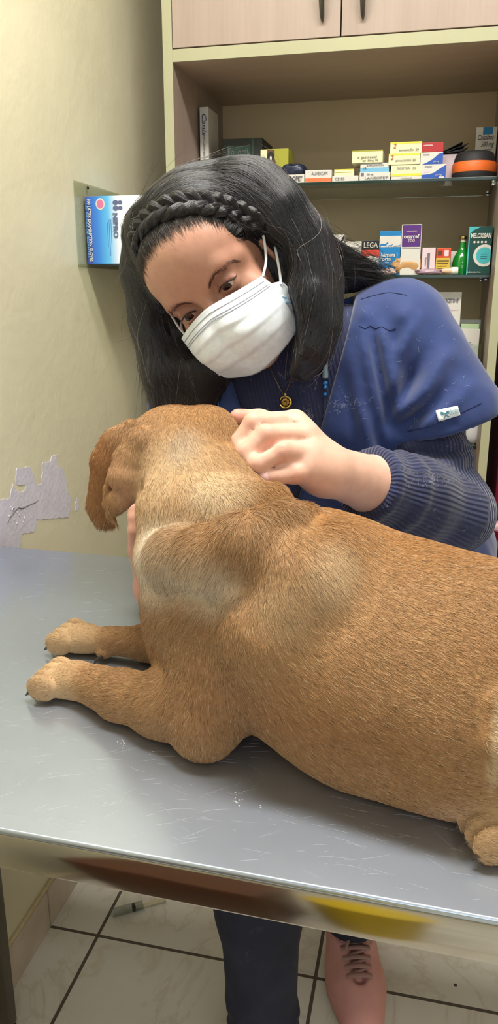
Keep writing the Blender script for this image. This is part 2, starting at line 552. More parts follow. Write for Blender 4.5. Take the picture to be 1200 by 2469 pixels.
# floor: marbled tiles with dark grout
def floor_material():
    N = NT('marbled_floor_tile'); T = 0.453
    v = N.tex('Object')
    sep = N.new('ShaderNodeSeparateXYZ'); N.link(v, sep.inputs[0])
    masks = []
    cells = []
    for ax, off in ((0, 0.5935), (1, -1.181)):
        a = N.new('ShaderNodeMath', operation='ADD'); N.link(sep.outputs[ax], a.inputs[0]); a.inputs[1].default_value = off + 20 * T
        d = N.new('ShaderNodeMath', operation='DIVIDE'); N.link(a.outputs[0], d.inputs[0]); d.inputs[1].default_value = T
        fl = N.new('ShaderNodeMath', operation='FLOOR'); N.link(d.outputs[0], fl.inputs[0]); cells.append(fl.outputs[0])
        pp = N.new('ShaderNodeMath', operation='PINGPONG'); N.link(d.outputs[0], pp.inputs[0]); pp.inputs[1].default_value = 0.5
        lt = N.new('ShaderNodeMath', operation='LESS_THAN'); N.link(pp.outputs[0], lt.inputs[0]); lt.inputs[1].default_value = 0.0075
        masks.append(lt.outputs[0])
    mx = N.new('ShaderNodeMath', operation='MAXIMUM'); N.link(masks[0], mx.inputs[0]); N.link(masks[1], mx.inputs[1])
    cc = N.new('ShaderNodeCombineXYZ'); N.link(cells[0], cc.inputs[0]); N.link(cells[1], cc.inputs[1])
    wn = N.new('ShaderNodeTexWhiteNoise', noise_dimensions='3D'); N.link(cc.outputs[0], wn.inputs['Vector'])
    sc = N.new('ShaderNodeVectorMath', operation='SCALE'); N.link(wn.outputs['Color'], sc.inputs[0]); sc.inputs['Scale'].default_value = 7.0
    ad = N.new('ShaderNodeVectorMath', operation='ADD'); N.link(v, ad.inputs[0]); N.link(sc.outputs[0], ad.inputs[1])
    f1 = N.noise(ad.outputs[0], 3.2, 6, 0.6, 1.6); f2 = N.noise(ad.outputs[0], 9, 5, 0.6, 0.8)
    base = N.ramp(f1, [(0.25, lin((230, 227, 216))), (0.47, lin((226, 222, 210))), (0.50, lin((212, 205, 188))), (0.53, lin((227, 223, 212))), (0.8, lin((233, 230, 220)))])
    col = N.mix(0.15, base, N.ramp(f2, [(0.3, lin((196, 186, 163))), (0.7, lin((226, 223, 212)))]))
    # a few dirt specks
    vo = N.new('ShaderNodeTexVoronoi'); vo.inputs['Scale'].default_value = 9.0; N.link(v, vo.inputs['Vector'])
    sp = N.new('ShaderNodeMath', operation='LESS_THAN'); N.link(vo.outputs['Distance'], sp.inputs[0]); sp.inputs[1].default_value = 0.035
    col = N.mix(sp.outputs[0], col, lin((70, 58, 45)))
    col = N.mix(mx.outputs[0], col, lin((92, 84, 74)))
    N.link(col, N.b.inputs['Base Color'])
    rr = N.new('ShaderNodeMath', operation='MULTIPLY_ADD'); N.link(mx.outputs[0], rr.inputs[0]); rr.inputs[1].default_value = 0.5; rr.inputs[2].default_value = 0.28
    N.link(rr.outputs[0], N.b.inputs['Roughness'])
    inv = N.new('ShaderNodeMath', operation='SUBTRACT'); inv.inputs[0].default_value = 1.0; N.link(mx.outputs[0], inv.inputs[1])
    N.bump(inv.outputs[0], 0.4, 0.002)
    return N.m
slab('floor', (WLX - 0.1, RY0 - 0.1, -0.06), (RX1 + 0.1, RY1 + 0.1, 0), floor_material())

# tiled baseboard along the left wall
M_base = mat('baseboard_tile', (205, 190, 172), 0.3, var=0.10, nscale=14)
M_grout = mat('baseboard_grout', (100, 88, 74), 0.9)
M_plaster = mat('raw_plaster', (214, 200, 158), 0.9, var=0.12, nscale=40, bump=0.4)
b = MB()
y = 2.185
edges = [2.18, 1.632, 1.179, 0.726, 0.273, -0.18, -0.633, -1.086, -1.539, -1.99, -2.29]
for a, c in zip(edges[:-1], edges[1:]):
    b.box((WLX + 0.0045, (a + c) / 2, 0.046), (0.009, (a - c) - 0.004, 0.092), M_base, 0.0012)
b.box((WLX + 0.003, -0.05, 0.044), (0.006, 4.4, 0.088), M_grout)
b.box((WLX + 0.0035, -0.05, 0.096), (0.007, 4.4, 0.008), M_plaster, 0.002)
o = b.build('baseboard_left'); o['kind'] = 'structure'

# patch of bare filler on the left wall, its outline as the paint came off
M_patch = mat('white_filler', (216, 213, 224), 0.75, var=0.05, nscale=30, bump=0.5, bscale=120)
def wall_patch(name, pts, m, thick=0.0008):
    b = MB()
    P = []
    for i, p in enumerate(pts):
        q = pts[(i + 1) % len(pts)]
        L = math.hypot(q[0] - p[0], q[1] - p[1]); n = max(1, int(L / 7))
        for t in range(n):
            f = t / n
            jit = 2.2 if 0 < t else 0.6
            P.append(UX(p[0] + (q[0] - p[0]) * f + random.uniform(-jit, jit), p[1] + (q[1] - p[1]) * f + random.uniform(-jit, jit), WLX))
    from mathutils.geometry import tessellate_polygon
    Q = [p + np.array([thick, 0, 0]) for p in P]; n = len(P); fs = []
    for t in tessellate_polygon([[Vector((p[1], p[2], 0)) for p in P]]):
        a, b_, c = [P[i] for i in t]
        up = np.cross(b_ - a, c - a)[0] > 0
        fs.append(tuple(i + n for i in (t if up else t[::-1])))
    for i in range(n): fs.append((i, (i + 1) % n, (i + 1) % n + n, i + n))
    return mesh_obj(name, np.array(P + Q), fs, m, wl, smooth=False)
wall_patch('bare_patch', [(-70, 1395), (46, 1330), (52, 1288), (82, 1282), (88, 1252), (166, 1248), (170, 1210), (160, 1168), (150, 1130), (138, 1122), (136, 1096), (124, 1102), (122, 1112), (102, 1116), (101, 1166), (86, 1168), (76, 1132), (72, 1126), (40, 1128), (39, 1168), (62, 1170), (60, 1182), (42, 1186), (30, 1166), (24, 1200), (0, 1206), (-70, 1215)], M_patch)
wall_patch('bare_patch', [(180, 1232), (188, 1230), (190, 1204), (184, 1200), (180, 1214)], M_patch)
M_crack = mat('crack_grey', (120, 118, 116), 0.9)
b = MB()
cr = [UX(x, y, WLX + 0.0012) for x, y in ((92, 1206), (84, 1212), (74, 1216), (62, 1222), (52, 1226), (44, 1224), (36, 1232), (26, 1246), (18, 1262))]
b.tube(cr, [0.0004, 0.0008, 0.0006, 0.001, 0.0012, 0.0008, 0.0012, 0.001, 0.0004], M_crack, 6)
for i in range(14):
    p = UX(random.uniform(22, 62), random.uniform(1222, 1262), WLX + 0.001)
    b.box(p, (0.0014, random.uniform(0.002, 0.006), random.uniform(0.002, 0.006)), M_patch, rot=(random.random(), 0, 0))
o = b.build('crack', wl)

# ================================================================ steel examination table
def steel_material(name, base, rough=0.3, bump=0.02, patch=0.06, haze=0.0):
    N = NT(name)
    N.b.inputs['Metallic'].default_value = 1.0
    br = N.noise(N.tex('Object', (1.2, 70, 70)), 6, 4, 0.6)
    cl = N.noise(N.tex('Object', (2, 4, 4)), 2.5, 4, 0.6)
    c = lin(base)
    N.link(N.ramp(cl, [(0.3, tuple(x * (1 - patch) for x in c[:3])), (0.7, tuple(min(1, x * (1 + patch)) for x in c[:3]))]), N.b.inputs['Base Color'])
    r0 = N.new('ShaderNodeMapRange'); N.link(cl, r0.inputs[0]); r0.inputs[1].default_value = 0.3; r0.inputs[2].default_value = 0.7
    r0.inputs[3].default_value = rough * 0.85; r0.inputs[4].default_value = rough * 1.2
    N.link(r0.outputs[0], N.b.inputs['Roughness'])
    N.b.inputs['Anisotropic'].default_value = 0.35
    N.bump(br, bump, 0.0004)
    if haze > 0:
        b2 = N.new('ShaderNodeBsdfPrincipled'); b2.inputs['Metallic'].default_value = 1.0; b2.inputs['Roughness'].default_value = 0.66
        b2.inputs['Base Color'].default_value = lin((206, 216, 232))
        mx = N.new('ShaderNodeMixShader'); mx.inputs[0].default_value = haze
        N.link(N.b.outputs[0], mx.inputs[1]); N.link(b2.outputs[0], mx.inputs[2]); N.link(mx.outputs[0], N.n['Material Output'].inputs['Surface'])
    return N.m
M_steel = steel_material('brushed_steel', (180, 192, 210), 0.2, 0.05, haze=0.26)
M_steel_edge = steel_material('polished_steel', (178, 174, 168), 0.10, 0.01)
M_steel_leg = steel_material('dull_steel_leg', (112, 106, 98), 0.35)
TROT = math.radians(-1.05)
table = empty('examination_table', (0.0, 0.788, 0.0), TROT, 'stainless steel examination table with scratched top under the tan dog', 'table')
tx0, tx1, ty0, ty1 = -0.6985, 0.80, -0.324, 0.324
b = MB()
b.box(((tx0 + tx1) / 2, 0, TT - 0.003), (tx1 - tx0, ty1 - ty0, 0.006), M_steel, 0.0024, seg=3)
top = b.build('tabletop', table, smooth=True)
b = MB()
b.box(((tx0 + tx1) / 2, ty0 + 0.004, TT - 0.0225), (tx1 - tx0 - 0.002, 0.007, 0.034), M_steel_edge, 0.002)
b.box(((tx0 + tx1) / 2, ty1 - 0.004, TT - 0.0225), (tx1 - tx0 - 0.002, 0.007, 0.034), M_steel_edge, 0.002)
b.box((tx0 + 0.004, 0, TT - 0.0225), (0.007, ty1 - ty0 - 0.016, 0.034), M_steel_edge, 0.002)
b.box((tx1 - 0.004, 0, TT - 0.0225), (0.007, ty1 - ty0 - 0.016, 0.034), M_steel_edge, 0.002)
b.build('edge_band', table, smooth=True)
# fine scratches and a few pale specks on the top
sc_pts = []
for q in range(1100):
    x, y = rng.uniform(tx0 + 0.02, tx1 - 0.25), rng.uniform(ty0 + 0.012, ty1 - 0.012)
    if rng.random() < 0.35: x, y = rng.uniform(-0.45, 0.3), rng.uniform(ty0 + 0.012, ty0 + 0.22)
    a = rng.normal(0.15, 0.45) + (PI if rng.random() < 0.5 else 0); L = rng.uniform(0.004, 0.028) * (0.5 + rng.random()); cv = rng.normal(0, 3.0)
    sc_pts.append([(x + L * t * math.cos(a + cv * L * t * 3), y + L * t * math.sin(a + cv * L * t * 3), TT + 0.00003) for t in np.linspace(0, 1, 6)])
M_scr = mat('bright_scratch', (196, 202, 214), 0.4, 0.9, var=0)
so = strands('scratches', np.array(sc_pts), np.array([0.00001, 0.00003, 0.00004, 0.00004, 0.00003, 0.00001]), M_scr, table); so['kind'] = 'stuff'
b = MB(); M_speck = mat('pale_speck', (206, 206, 204), 0.8, var=0)
for (px_, py_, n_) in ((300, 1798, 5), (300, 1800, 3), (580, 1935, 9), (590, 1920, 6), (375, 1830, 2), (245, 1440, 2), (640, 1950, 2)):
    p = UZ(px_, py_, TT) - np.array([0, 0.788, 0])
    for k in range(n_): b.box((p[0] + rng.normal(0, 0.003), p[1] + rng.normal(0, 0.003), TT + 0.0002), (rng.uniform(0.0005, 0.0017), rng.uniform(0.0004, 0.001), 0.0004), M_speck, rot=(0, 0, rng.uniform(0, 3)))
o = b.build('specks', table); o['kind'] = 'stuff'
for lx, ly in ((tx0 + 0.036, ty1 - 0.184), (tx0 + 0.036, ty0 + 0.04), (tx1 - 0.05, ty1 - 0.184), (tx1 - 0.05, ty0 + 0.04)):
    b = MB(); b.box((lx, ly, (TT - 0.012) / 2 + 0.01), (0.026, 0.026, TT - 0.036), M_steel_leg, 0.004)
    lg = b.build('leg', table, smooth=True)
    b = MB(); b.lathe([(0, 0), (0.015, 0), (0.016, 0.012), (0.014, 0.02), (0, 0.02)], mat('black_rubber', (28, 28, 28), 0.7), (lx, ly, 0.0)); b.build('rubber_foot', lg, smooth=True)

# ================================================================ wall cabinet with glass shelves
YC, YB = 1.75, 2.17
CX0, CX1, CI0, CI1 = -0.592, 0.1405, -0.571, 0.122
SH1, SH2, SH3, SH4 = 1.519, 1.317, 1.118, 0.93
def wood_material(name, rgb, dark, sc=(9, 9, 0.7)):
    N = NT(name); v = N.tex('Object', sc)
    f = N.noise(v, 2.2, 5, 0.6, 0.4); g = N.noise(N.tex('Object', (60, 60, 2.0)), 3, 4, 0.6)
    col = N.mix(0.3, N.ramp(f, [(0.3, lin(dark)), (0.65, lin(rgb))]), N.ramp(g, [(0.35, lin(dark)), (0.6, lin(rgb))]))
    N.link(col, N.b.inputs['Base Color']); N.b.inputs['Roughness'].default_value = 0.42
    N.bump(g, 0.04, 0.001); return N.m
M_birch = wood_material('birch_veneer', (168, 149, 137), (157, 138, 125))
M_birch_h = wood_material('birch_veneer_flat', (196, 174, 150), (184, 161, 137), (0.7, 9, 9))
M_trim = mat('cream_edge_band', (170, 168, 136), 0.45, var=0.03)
M_back = mat('beige_back_board', (198, 176, 140), 0.55, var=0.04, nscale=3)
cab = empty('shelf_cabinet', ((CX0 + CX1) / 2, YB, 0), 0, 'tall beige cabinet with cupboard doors above open glass shelves of medicine', 'cabinet')
cab_off = np.array(cab.location)
def cbox(bm, lo, hi, m, bev=0.0):
    lo = np.array(lo, float) - cab_off; hi = np.array(hi, float) - cab_off
    bm.box((lo + hi) / 2, hi - lo, m, bev)
for (x0, x1) in ((CX0, CI0), (CI1, CX1)):
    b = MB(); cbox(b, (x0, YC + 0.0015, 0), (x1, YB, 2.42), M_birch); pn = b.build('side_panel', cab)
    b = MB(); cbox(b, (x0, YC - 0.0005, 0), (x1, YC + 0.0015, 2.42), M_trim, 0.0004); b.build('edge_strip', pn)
b = MB(); cbox(b, (CI0, YB - 0.006, 0.1), (CI1, YB, 2.42), M_back); b.build('back_panel', cab)
ZU = 1.75
for (z0, z1) in ((ZU, ZU + 0.024), (2.396, 2.42), (0.60, 0.622), (0.07, 0.09)):
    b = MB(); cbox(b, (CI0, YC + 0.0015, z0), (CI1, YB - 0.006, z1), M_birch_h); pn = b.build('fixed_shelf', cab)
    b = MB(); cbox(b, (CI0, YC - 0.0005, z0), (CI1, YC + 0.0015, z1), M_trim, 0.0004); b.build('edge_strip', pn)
M_handle = mat('grey_metal_handle', (105, 103, 100), 0.32, 1.0, var=0.03)
GX = float(UY(820, 110, YC)[0])
for dx0, dx1, hx in ((CI0 + 0.0015, GX - 0.0015, 773), (GX + 0.0015, CI1 - 0.0015, 872)):
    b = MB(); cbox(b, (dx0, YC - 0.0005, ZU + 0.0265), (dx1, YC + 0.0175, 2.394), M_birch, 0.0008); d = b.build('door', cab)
    p = UY(hx, 45 if hx < 800 else 38, YC - 0.028) - cab_off
    b = MB(); pts = []; rr = []
    for t in np.linspace(0, 1, 21):
        y_ = (YC - cab_off[1]) - 0.004 - 0.024 * math.sin(PI * t) ** 0.7
        pts.append((p[0], y_, p[2] + 0.002 + 0.13 * t)); rr.append(0.0042 + 0.0022 * math.sin(PI * t) - 0.002 * (t in (0, 1)))
    b.tube(pts, rr, M_handle, 12, flat=1.3)
    b.build('handle', d, smooth=True)
for dx0, dx1 in ((CI0 + 0.0015, GX - 0.0015), (GX + 0.0015, CI1 - 0.0015)):
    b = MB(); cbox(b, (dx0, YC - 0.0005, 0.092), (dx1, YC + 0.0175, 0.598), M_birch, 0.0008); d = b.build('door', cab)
    b = MB(); b.tube([(dx1 - 0.04 - cab_off[0], YC - cab_off[1] - 0.004 - 0.024 * math.sin(PI * t), 0.42 + 0.13 * t) for t in np.linspace(0, 1, 15)], 0.005, M_handle, 10); b.build('handle', d, smooth=True)
# glass shelves rest on pegs: the shelf is a part, the pegs too
N = NT('green_edge_glass')
N.b.inputs['Base Color'].default_value = (0.80, 0.90, 0.85, 1); N.b.inputs['Roughness'].default_value = 0.02
N.b.inputs['Transmission Weight'].default_value = 1.0; N.b.inputs['IOR'].default_value = 1.5
va = N.new('ShaderNodeVolumeAbsorption'); va.inputs['Color'].default_value = (0.25, 0.75, 0.5, 1); va.inputs['Density'].default_value = 14
N.link(va.outputs[0], N.n['Material Output'].inputs['Volume'])
M_glass = N.m
M_glass_edge = mat('dark_green_glass_edge', (22, 46, 34), 0.15, var=0.0, spec=0.6)
M_peg = mat('chrome_peg', (210, 210, 210), 0.15, 1.0, var=0)
GY0, GY1 = 1.86, 2.16
for z in (SH1, SH2, SH3, SH4):
    b = MB(); cbox(b, (CI0 + 0.001, GY0, z - 0.006), (CI1 - 0.001, GY1, z), M_glass); g = b.build('glass_shelf', cab)
    b = MB(); cbox(b, (CI0 + 0.001, GY0 - 0.0016, z - 0.0062), (CI1 - 0.001, GY0, z + 0.0002), M_glass_edge, 0.0006); b.build('polished_edge', g)
    for px_ in (CI0 + 0.006, CI1 - 0.006):
        for py_ in (1.91, 2.11):
            b = MB(); cbox(b, (px_ - 0.0055, py_ - 0.004, z - 0.012), (px_ + 0.0055, py_ + 0.004, z - 0.0062), M_peg, 0.0015); b.build('shelf_peg', cab, smooth=True)

# ================================================================ medicine boxes on the shelves
def C(name, rgb, rough=0.5, **k): return mat(name, rgb, rough, var=k.pop('var', 0.03), **k)
def clear(name, tint):
    N = NT(name); tr = N.new('ShaderNodeBsdfTransparent'); tr.inputs[0].default_value = (*tint, 1)
    gl_ = N.new('ShaderNodeBsdfGlossy'); gl_.inputs['Roughness'].default_value = 0.05
    lw = N.new('ShaderNodeLayerWeight'); lw.inputs[0].default_value = 0.3
    pw = N.new('ShaderNodeMath', operation='MULTIPLY_ADD'); N.link(lw.outputs['Facing'], pw.inputs[0]); pw.inputs[1].default_value = 0.22; pw.inputs[2].default_value = 0.03
    mx = N.new('ShaderNodeMixShader'); N.link(pw.outputs[0], mx.inputs[0]); N.link(tr.outputs[0], mx.inputs[1]); N.link(gl_.outputs[0], mx.inputs[2])
    N.link(mx.outputs[0], N.n['Material Output'].inputs['Surface']); return N.m
K_white = C('white_card', (212, 208, 200)); K_black = C('black_ink', (26, 24, 26)); K_grey = C('grey_ink', (110, 108, 112)); K_yel = C('yellow_card', (226, 210, 74))
K_cream = C('cream_card', (226, 220, 180)); K_red = C('red_card', (170, 40, 44)); K_blue = C('blue_card', (40, 82, 170)); K_lblue = C('light_blue_card', (116, 176, 208))
K_purple = C('purple_card', (84, 40, 120)); K_teal = C('teal_card', (70, 176, 184)); K_dgreen = C('dark_green_card', (8, 66, 60)); K_cyan = C('cyan_card', (14, 120, 182))
K_orange = C('orange_card', (232, 118, 72)); K_pinkc = C('pink_card', (222, 200, 206)); K_olive = C('olive_card', (160, 158, 50)); K_blk = C('black_card', (24, 34, 30)); K_dgr2 = C('bottle_green_card', (34, 74, 58))
K_navy = C('navy_ink', (40, 48, 96)); K_tan = C('tan_paper', (196, 150, 96)); K_gold = C('gold_card', (202, 172, 60)); K_redink = C('red_ink', (206, 62, 40)); K_brown = C('brown_ink', (90, 58, 40))
def medbox(name, label, group, x0, x1, ytop, zb, Y, depth, body, bands=(), texts=(), marks=None, rz=0.0, ybot=None, cat='box'):
    """front face spans image columns x0..x1 at depth Y; u, v run 0..1 over the front face"""
    ym = ytop + 20
    a = UY(x0, ym, Y); c = UY(x1, ym, Y); zt = UY((x0 + x1) / 2, ytop, Y)[2]
    ex = 0.0015 + abs(rz) * depth * 0.5
    a[0] = max(a[0], CI0 + ex); c[0] = min(c[0], CI1 - ex)
    w = c[0] - a[0]; h = zt - zb
    root = empty(name, ((a[0] + c[0]) / 2, Y + depth / 2, zb), rz, label, cat, group)
    b = MB(); b.box((0, 0, h / 2), (w, depth, h), body, 0.0007); b.build('carton', root)
    F = lambda u, v, e=0.0: np.array([(u - 0.5) * w, -depth / 2 - 0.0003 - e, v * h])
    if bands or marks:
        b = MB()
        for k, bd in enumerate(bands):
            pts, m_ = bd[:-1], bd[-1]
            if len(pts) == 4 and not hasattr(pts[0], '__len__'):
                u0, v0, u1, v1 = pts; pts = [(u0, v0), (u1, v0), (u1, v1), (u0, v1)]
            b.prism([F(u, v, 0.0001 * k) for u, v in pts], (0, 0.0002, 0), m_)
        if marks: marks(b, F, w, h)
        b.build('printed_design', root)
    if texts:
        it = []
        for t in texts:
            s, u, v, sz, m_ = t[:5]; o = dict(t[5]) if len(t) > 5 else {}
            if 'wf' in o: o['w'] = o.pop('wf') * w
            vert = o.pop('vert', False)
            if vert and 'w' in o: o['w'] = o['w'] / w * h
            xd, yd = ((1, 0, 0), (0, 0, 1)) if not vert else ((0, 0, -1), (1, 0, 0))
            it.append((s, sz * (w if vert else h), F(u, v, 0.0012), xd, yd, m_, o))
        letter(root, it)
    root['zt'] = float(zb + h)
    return float(zb + h)
def lines(n, u0, u1, v0, v1, m_, th=0.02):
    return [(u0, v0 + (v1 - v0) * i / max(1, n - 1), u1 - (0.1 if i % 3 == 2 else 0.0) * (u1 - u0), v0 + (v1 - v0) * i / max(1, n - 1) + th, m_) for i in range(n)]
YF = 1.872
S1 = SH1 + 0.0003; S2 = SH2 + 0.0003; S3 = SH3 + 0.0003
G1 = 'medicine boxes on the top glass shelf'; G2 = 'medicine boxes on the middle glass shelf'
# --- top shelf
medbox('medicine_box', 'tall white carton with black vertical writing against the cabinet side panel', G1, 481, 502, 258, S1, 1.925, 0.09, K_white,
       [], [('Canis', 0.5, 0.80, 0.75, K_navy, {'vert': True, 'shear': 0.3, 'wf': 0.26}), ('Vet Laboratories', 0.5, 0.5, 0.34, K_grey, {'vert': True, 'wf': 0.35})])
medbox('medicine_box', 'dark green and black carton standing above the pink ball', G1, 535, 632, 334, S1, 1.93, 0.12, K_blk,
       [(0.74, 0.0, 0.79, 1.0, K_dgr2), (0.12, 0.60, 0.7, 0.86, K_dgr2)], [('Equoral', 0.40, 0.73, 0.22, K_grey, {'wf': 0.5})])
def dogmark(b, F, w, h):
    def blob(cu, cv, ru, rv, m_, e):
        b.prism([F(cu + ru * math.cos(t), cv + rv * math.sin(t), e) for t in np.linspace(0, 2 * PI, 18, endpoint=False)], (0, 0.0002, 0), m_)
    blob(0.38, 0.60, 0.17, 0.20, K_brown, 0.0004); blob(0.36, 0.80, 0.13, 0.12, K_black, 0.0005); blob(0.40, 0.52, 0.07, 0.16, K_white, 0.0006); blob(0.37, 0.74, 0.035, 0.07, K_white, 0.0007)
medbox('medicine_box', 'olive yellow carton printed with a brown and white dog', G1, 628, 695, 359, S1, 1.885, 0.07, K_olive,
       [(0, 0, 1, 0.42, K_cream), (0, 0.42, 0.5, 0.98, K_brown), (0.0, 0.74, 0.24, 0.98, K_cream)] , [('canimax', 0.4, 0.27, 0.16, K_grey, {'wf': 0.6})], dogmark)
zt = medbox('medicine_box', 'flat white box lettered in grey under a dark blue pouch', G1, 670, 733, 421, S1, YF, 0.06, K_white, [], [('CASTROPET', 0.5, 0.5, 0.75, K_grey, {'wf': 0.85, 'bold': 0.0004})])
zpouch = zt
medbox('medicine_box', 'flat white box with an orange lower stripe on the top shelf', G1, 735, 799, 410, S1, YF, 0.06, K_white, [(0, 0.06, 1, 0.36, K_orange)], [('ALIVERCAM', 0.55, 0.72, 0.36, K_grey, {'wf': 0.6})])
zt = medbox('medicine_box', 'thin white box lying under a small yellow box', G1, 800, 863, 424, S1, YF, 0.06, K_white, [], [('CE', 0.2, 0.5, 0.7, K_grey), ('50', 0.4, 0.5, 0.7, K_grey)])
medbox('medicine_box', 'small pale yellow box on top of a thin white box', G1, 805, 852, 408, zt + 0.0003, YF + 0.006, 0.055, K_cream, [(0.05, 0.5, 0.9, 0.6, K_olive), (0, 0.88, 1, 1, K_yel)])
zt = medbox('medicine_box', 'white box with a grey title, bottom of the stack with the light blue box', G1, 866, 940, 415, S1, YF, 0.06, K_white, [(0.04, 0.55, 0.14, 0.95, K_grey)], [('LANSOPET', 0.55, 0.32, 0.4, K_grey, {'wf': 0.75}), ('20 mg', 0.35, 0.76, 0.3, K_black)])
zt = medbox('medicine_box', 'light blue box in the middle of the leaning stack', G1, 868, 937, 393, zt + 0.0003, YF + 0.004, 0.06, K_white, [(0, 0.0, 1, 0.5, K_lblue)], [('ampicillin', 0.52, 0.76, 0.34, K_grey, {'wf': 0.6}), ('15', 0.16, 0.45, 0.4, K_navy)])
medbox('medicine_box', 'pale yellow box balanced on top of the light blue box', G1, 848, 922, 362, zt + 0.0003, YF, 0.075, K_cream, [(0, 0.9, 1, 1, K_olive)], [('x gastrozol', 0.5, 0.45, 0.3, K_grey, {'wf': 0.62}), ('tab  20mg  50', 0.6, 0.18, 0.2, K_black, {'wf': 0.5})])
zt = medbox('medicine_box', 'thin white box under the three yellow topped boxes', G1, 942, 1015, 425, S1, YF, 0.06, K_white, [], [('carboxil', 0.5, 0.5, 0.6, K_grey, {'wf': 0.35})])
zt = medbox('medicine_box', 'white box with a yellow bottom stripe, lowest of three alike', G1, 942, 1016, 397, zt + 0.0003, YF, 0.06, K_cream, [(0, 0.0, 1, 0.22, K_yel)], [('DOXYLIN 100', 0.5, 0.68, 0.28, K_grey, {'wf': 0.62})])
zt = medbox('medicine_box', 'yellow topped box with a red 2, middle of the three box stack', G1, 936, 1012, 370, zt + 0.0003, YF - 0.002, 0.06, K_cream, [(0, 0.84, 1, 1, K_yel)], [('2', 0.11, 0.66, 0.6, K_redink, {'shear': 0.2}), ('amoxicillin 20', 0.55, 0.38, 0.3, K_grey, {'wf': 0.65})])
medbox('medicine_box', 'yellow topped box with a red 2, top of the three box stack', G1, 940, 1016, 342, zt + 0.0003, YF, 0.06, K_cream, [(0, 0.84, 1, 1, K_yel)], [('2', 0.14, 0.66, 0.6, K_redink, {'shear': 0.2}), ('amoxicillin 20', 0.6, 0.3, 0.3, K_grey, {'wf': 0.62})])
tri = [((0.1, 0.0), (1, 0.0), (1, 0.95), (0.80, 0.84), (0.55, 0.42), (0.3, 0.16), K_blue)]
zt = medbox('medicine_box', 'white and blue curved box, lower of two at the stack bottom', G1, 1016, 1074, 396, S1, YF, 0.06, K_white, [((0.0, 0.0), (1, 0.0), (1, 0.95), (0.75, 0.7), (0.5, 0.42), (0.3, 0.34), (0, 0.30), K_blue), (0.1, 0.45, 0.34, 0.62, K_pinkc), (0.72, 0.03, 0.95, 0.16, K_pinkc)], [('Ivomec', 0.26, 0.86, 0.18, K_navy, {'shear': 0.3}), ('250 mg', 0.7, 0.28, 0.16, K_white)])
zt = medbox('medicine_box', 'white and blue curved box under the red box', G1, 1013, 1067, 367, zt + 0.0003, YF, 0.06, K_white, tri, [('Ivomec', 0.24, 0.82, 0.2, K_navy, {'shear': 0.3}), ('250 mg', 0.7, 0.2, 0.18, K_white)])
zred = medbox('medicine_box', 'small dark red box on the blue and white boxes', G1, 1016, 1068, 343, zt + 0.0003, YF, 0.06, K_red, [(0.08, 0.66, 0.5, 0.74, K_pinkc)], [('TRIMAX', 0.3, 0.7, 0.18, K_white, {'wf': 0.35})])
medbox('medicine_box', 'white box with blue label and handwriting behind the orange banded case', G1, 1148, 1204, 306, S1, 1.99, 0.05, K_white, [(0.33, 0.875, 0.80, 0.995, K_cyan)],
       [('Calcibos', 0.46, 0.82, 0.13, K_black, {'shear': 0.3, 'wf': 0.78}), ('500 mg', 0.56, 0.70, 0.13, K_black, {'shear': 0.3, 'wf': 0.62}), ('____', 0.62, 0.655, 0.10, K_black, {'wf': 0.35})], rz=-0.04)
# dark blue pouch
M_pouch = mat('navy_plastic_pouch', (34, 42, 66), 0.35, var=0.2, nscale=60, bump=0.6, bscale=90)
def crumple(name, label, cat, px, py, Y, rx, ry, rz_, m_, seed, amp=0.25, group=None, base=None):
    c = UY(px, py, Y)
    u = np.linspace(0, 2 * PI, 40, endpoint=False); v = np.linspace(-PI / 2, PI / 2, 22)
    U, V = np.meshgrid(u, v, indexing='ij')
    d = np.stack([np.cos(V) * np.cos(U), np.cos(V) * np.sin(U), np.sin(V)], -1)
    d = np.sign(d) * np.abs(d) ** 0.75
    nz = vnoise(d.reshape(-1, 3), 2.6, seed, 3).reshape(U.shape)
    P = d * (1 + amp * nz)[..., None] * np.array([rx, ry, rz_])
    P[..., 2] -= P[..., 2].min()
    b = MB(); b.grid(P, m_, True); bmesh.ops.remove_doubles(b.bm, verts=b.bm.verts[:], dist=1e-5)
    o = b.build(name, None, smooth=True, auto=False, loc=(c[0], c[1], base if base is not None else c[2]))
    return tag(o, label, cat, group)
crumple('plastic_pouch', 'crumpled dark blue pouch lying on the flat white box', 'pouch', 706, 410, YF + 0.025, 0.030, 0.02, 0.012, M_pouch, 3, base=zpouch + 0.0005)
crumple('rubber_ball', 'round magenta pink ball half hidden behind the dark hair', 'ball', 566, 400, 1.895, 0.036, 0.024, 0.033, mat('magenta_rubber', (190, 40, 96), 0.35, var=0.1), 5, 0.05, base=S1)
# black leaflets on top of the red box stack
b = MB(); M_leaf = mat('black_leaflet', (30, 28, 32), 0.4, var=0.1)
cL = UY(1092, 352, YF + 0.045)
for k in range(7):
    b.box((0.004 * (k % 3), 0.002 * k, 0.0022 * k), (0.046, 0.05, 0.0012), M_leaf, rot=(0.0, -0.12 - 0.05 * k, 0.1 * (k % 3)))
o = b.build('leaflet_bundle', loc=(cL[0] + 0.002, cL[1] + 0.03, zred - 0.012)); tag(o, 'bundle of black leaflets sticking out beside the dark red box', 'leaflets')
o.location = (cL[0], 1.98, zred - 0.008)
o2 = MB(); o2.box((0, 0, 0.0), (0.05, 0.06, 0.03), K_white, 0.0007)
zbx = S1
medbox('medicine_box', 'plain grey white carton behind the orange banded case holding up leaflets', G1, 1060, 1110, 372, S1, 1.955, 0.06, K_pinkc, [], [])
o2.bm.free()
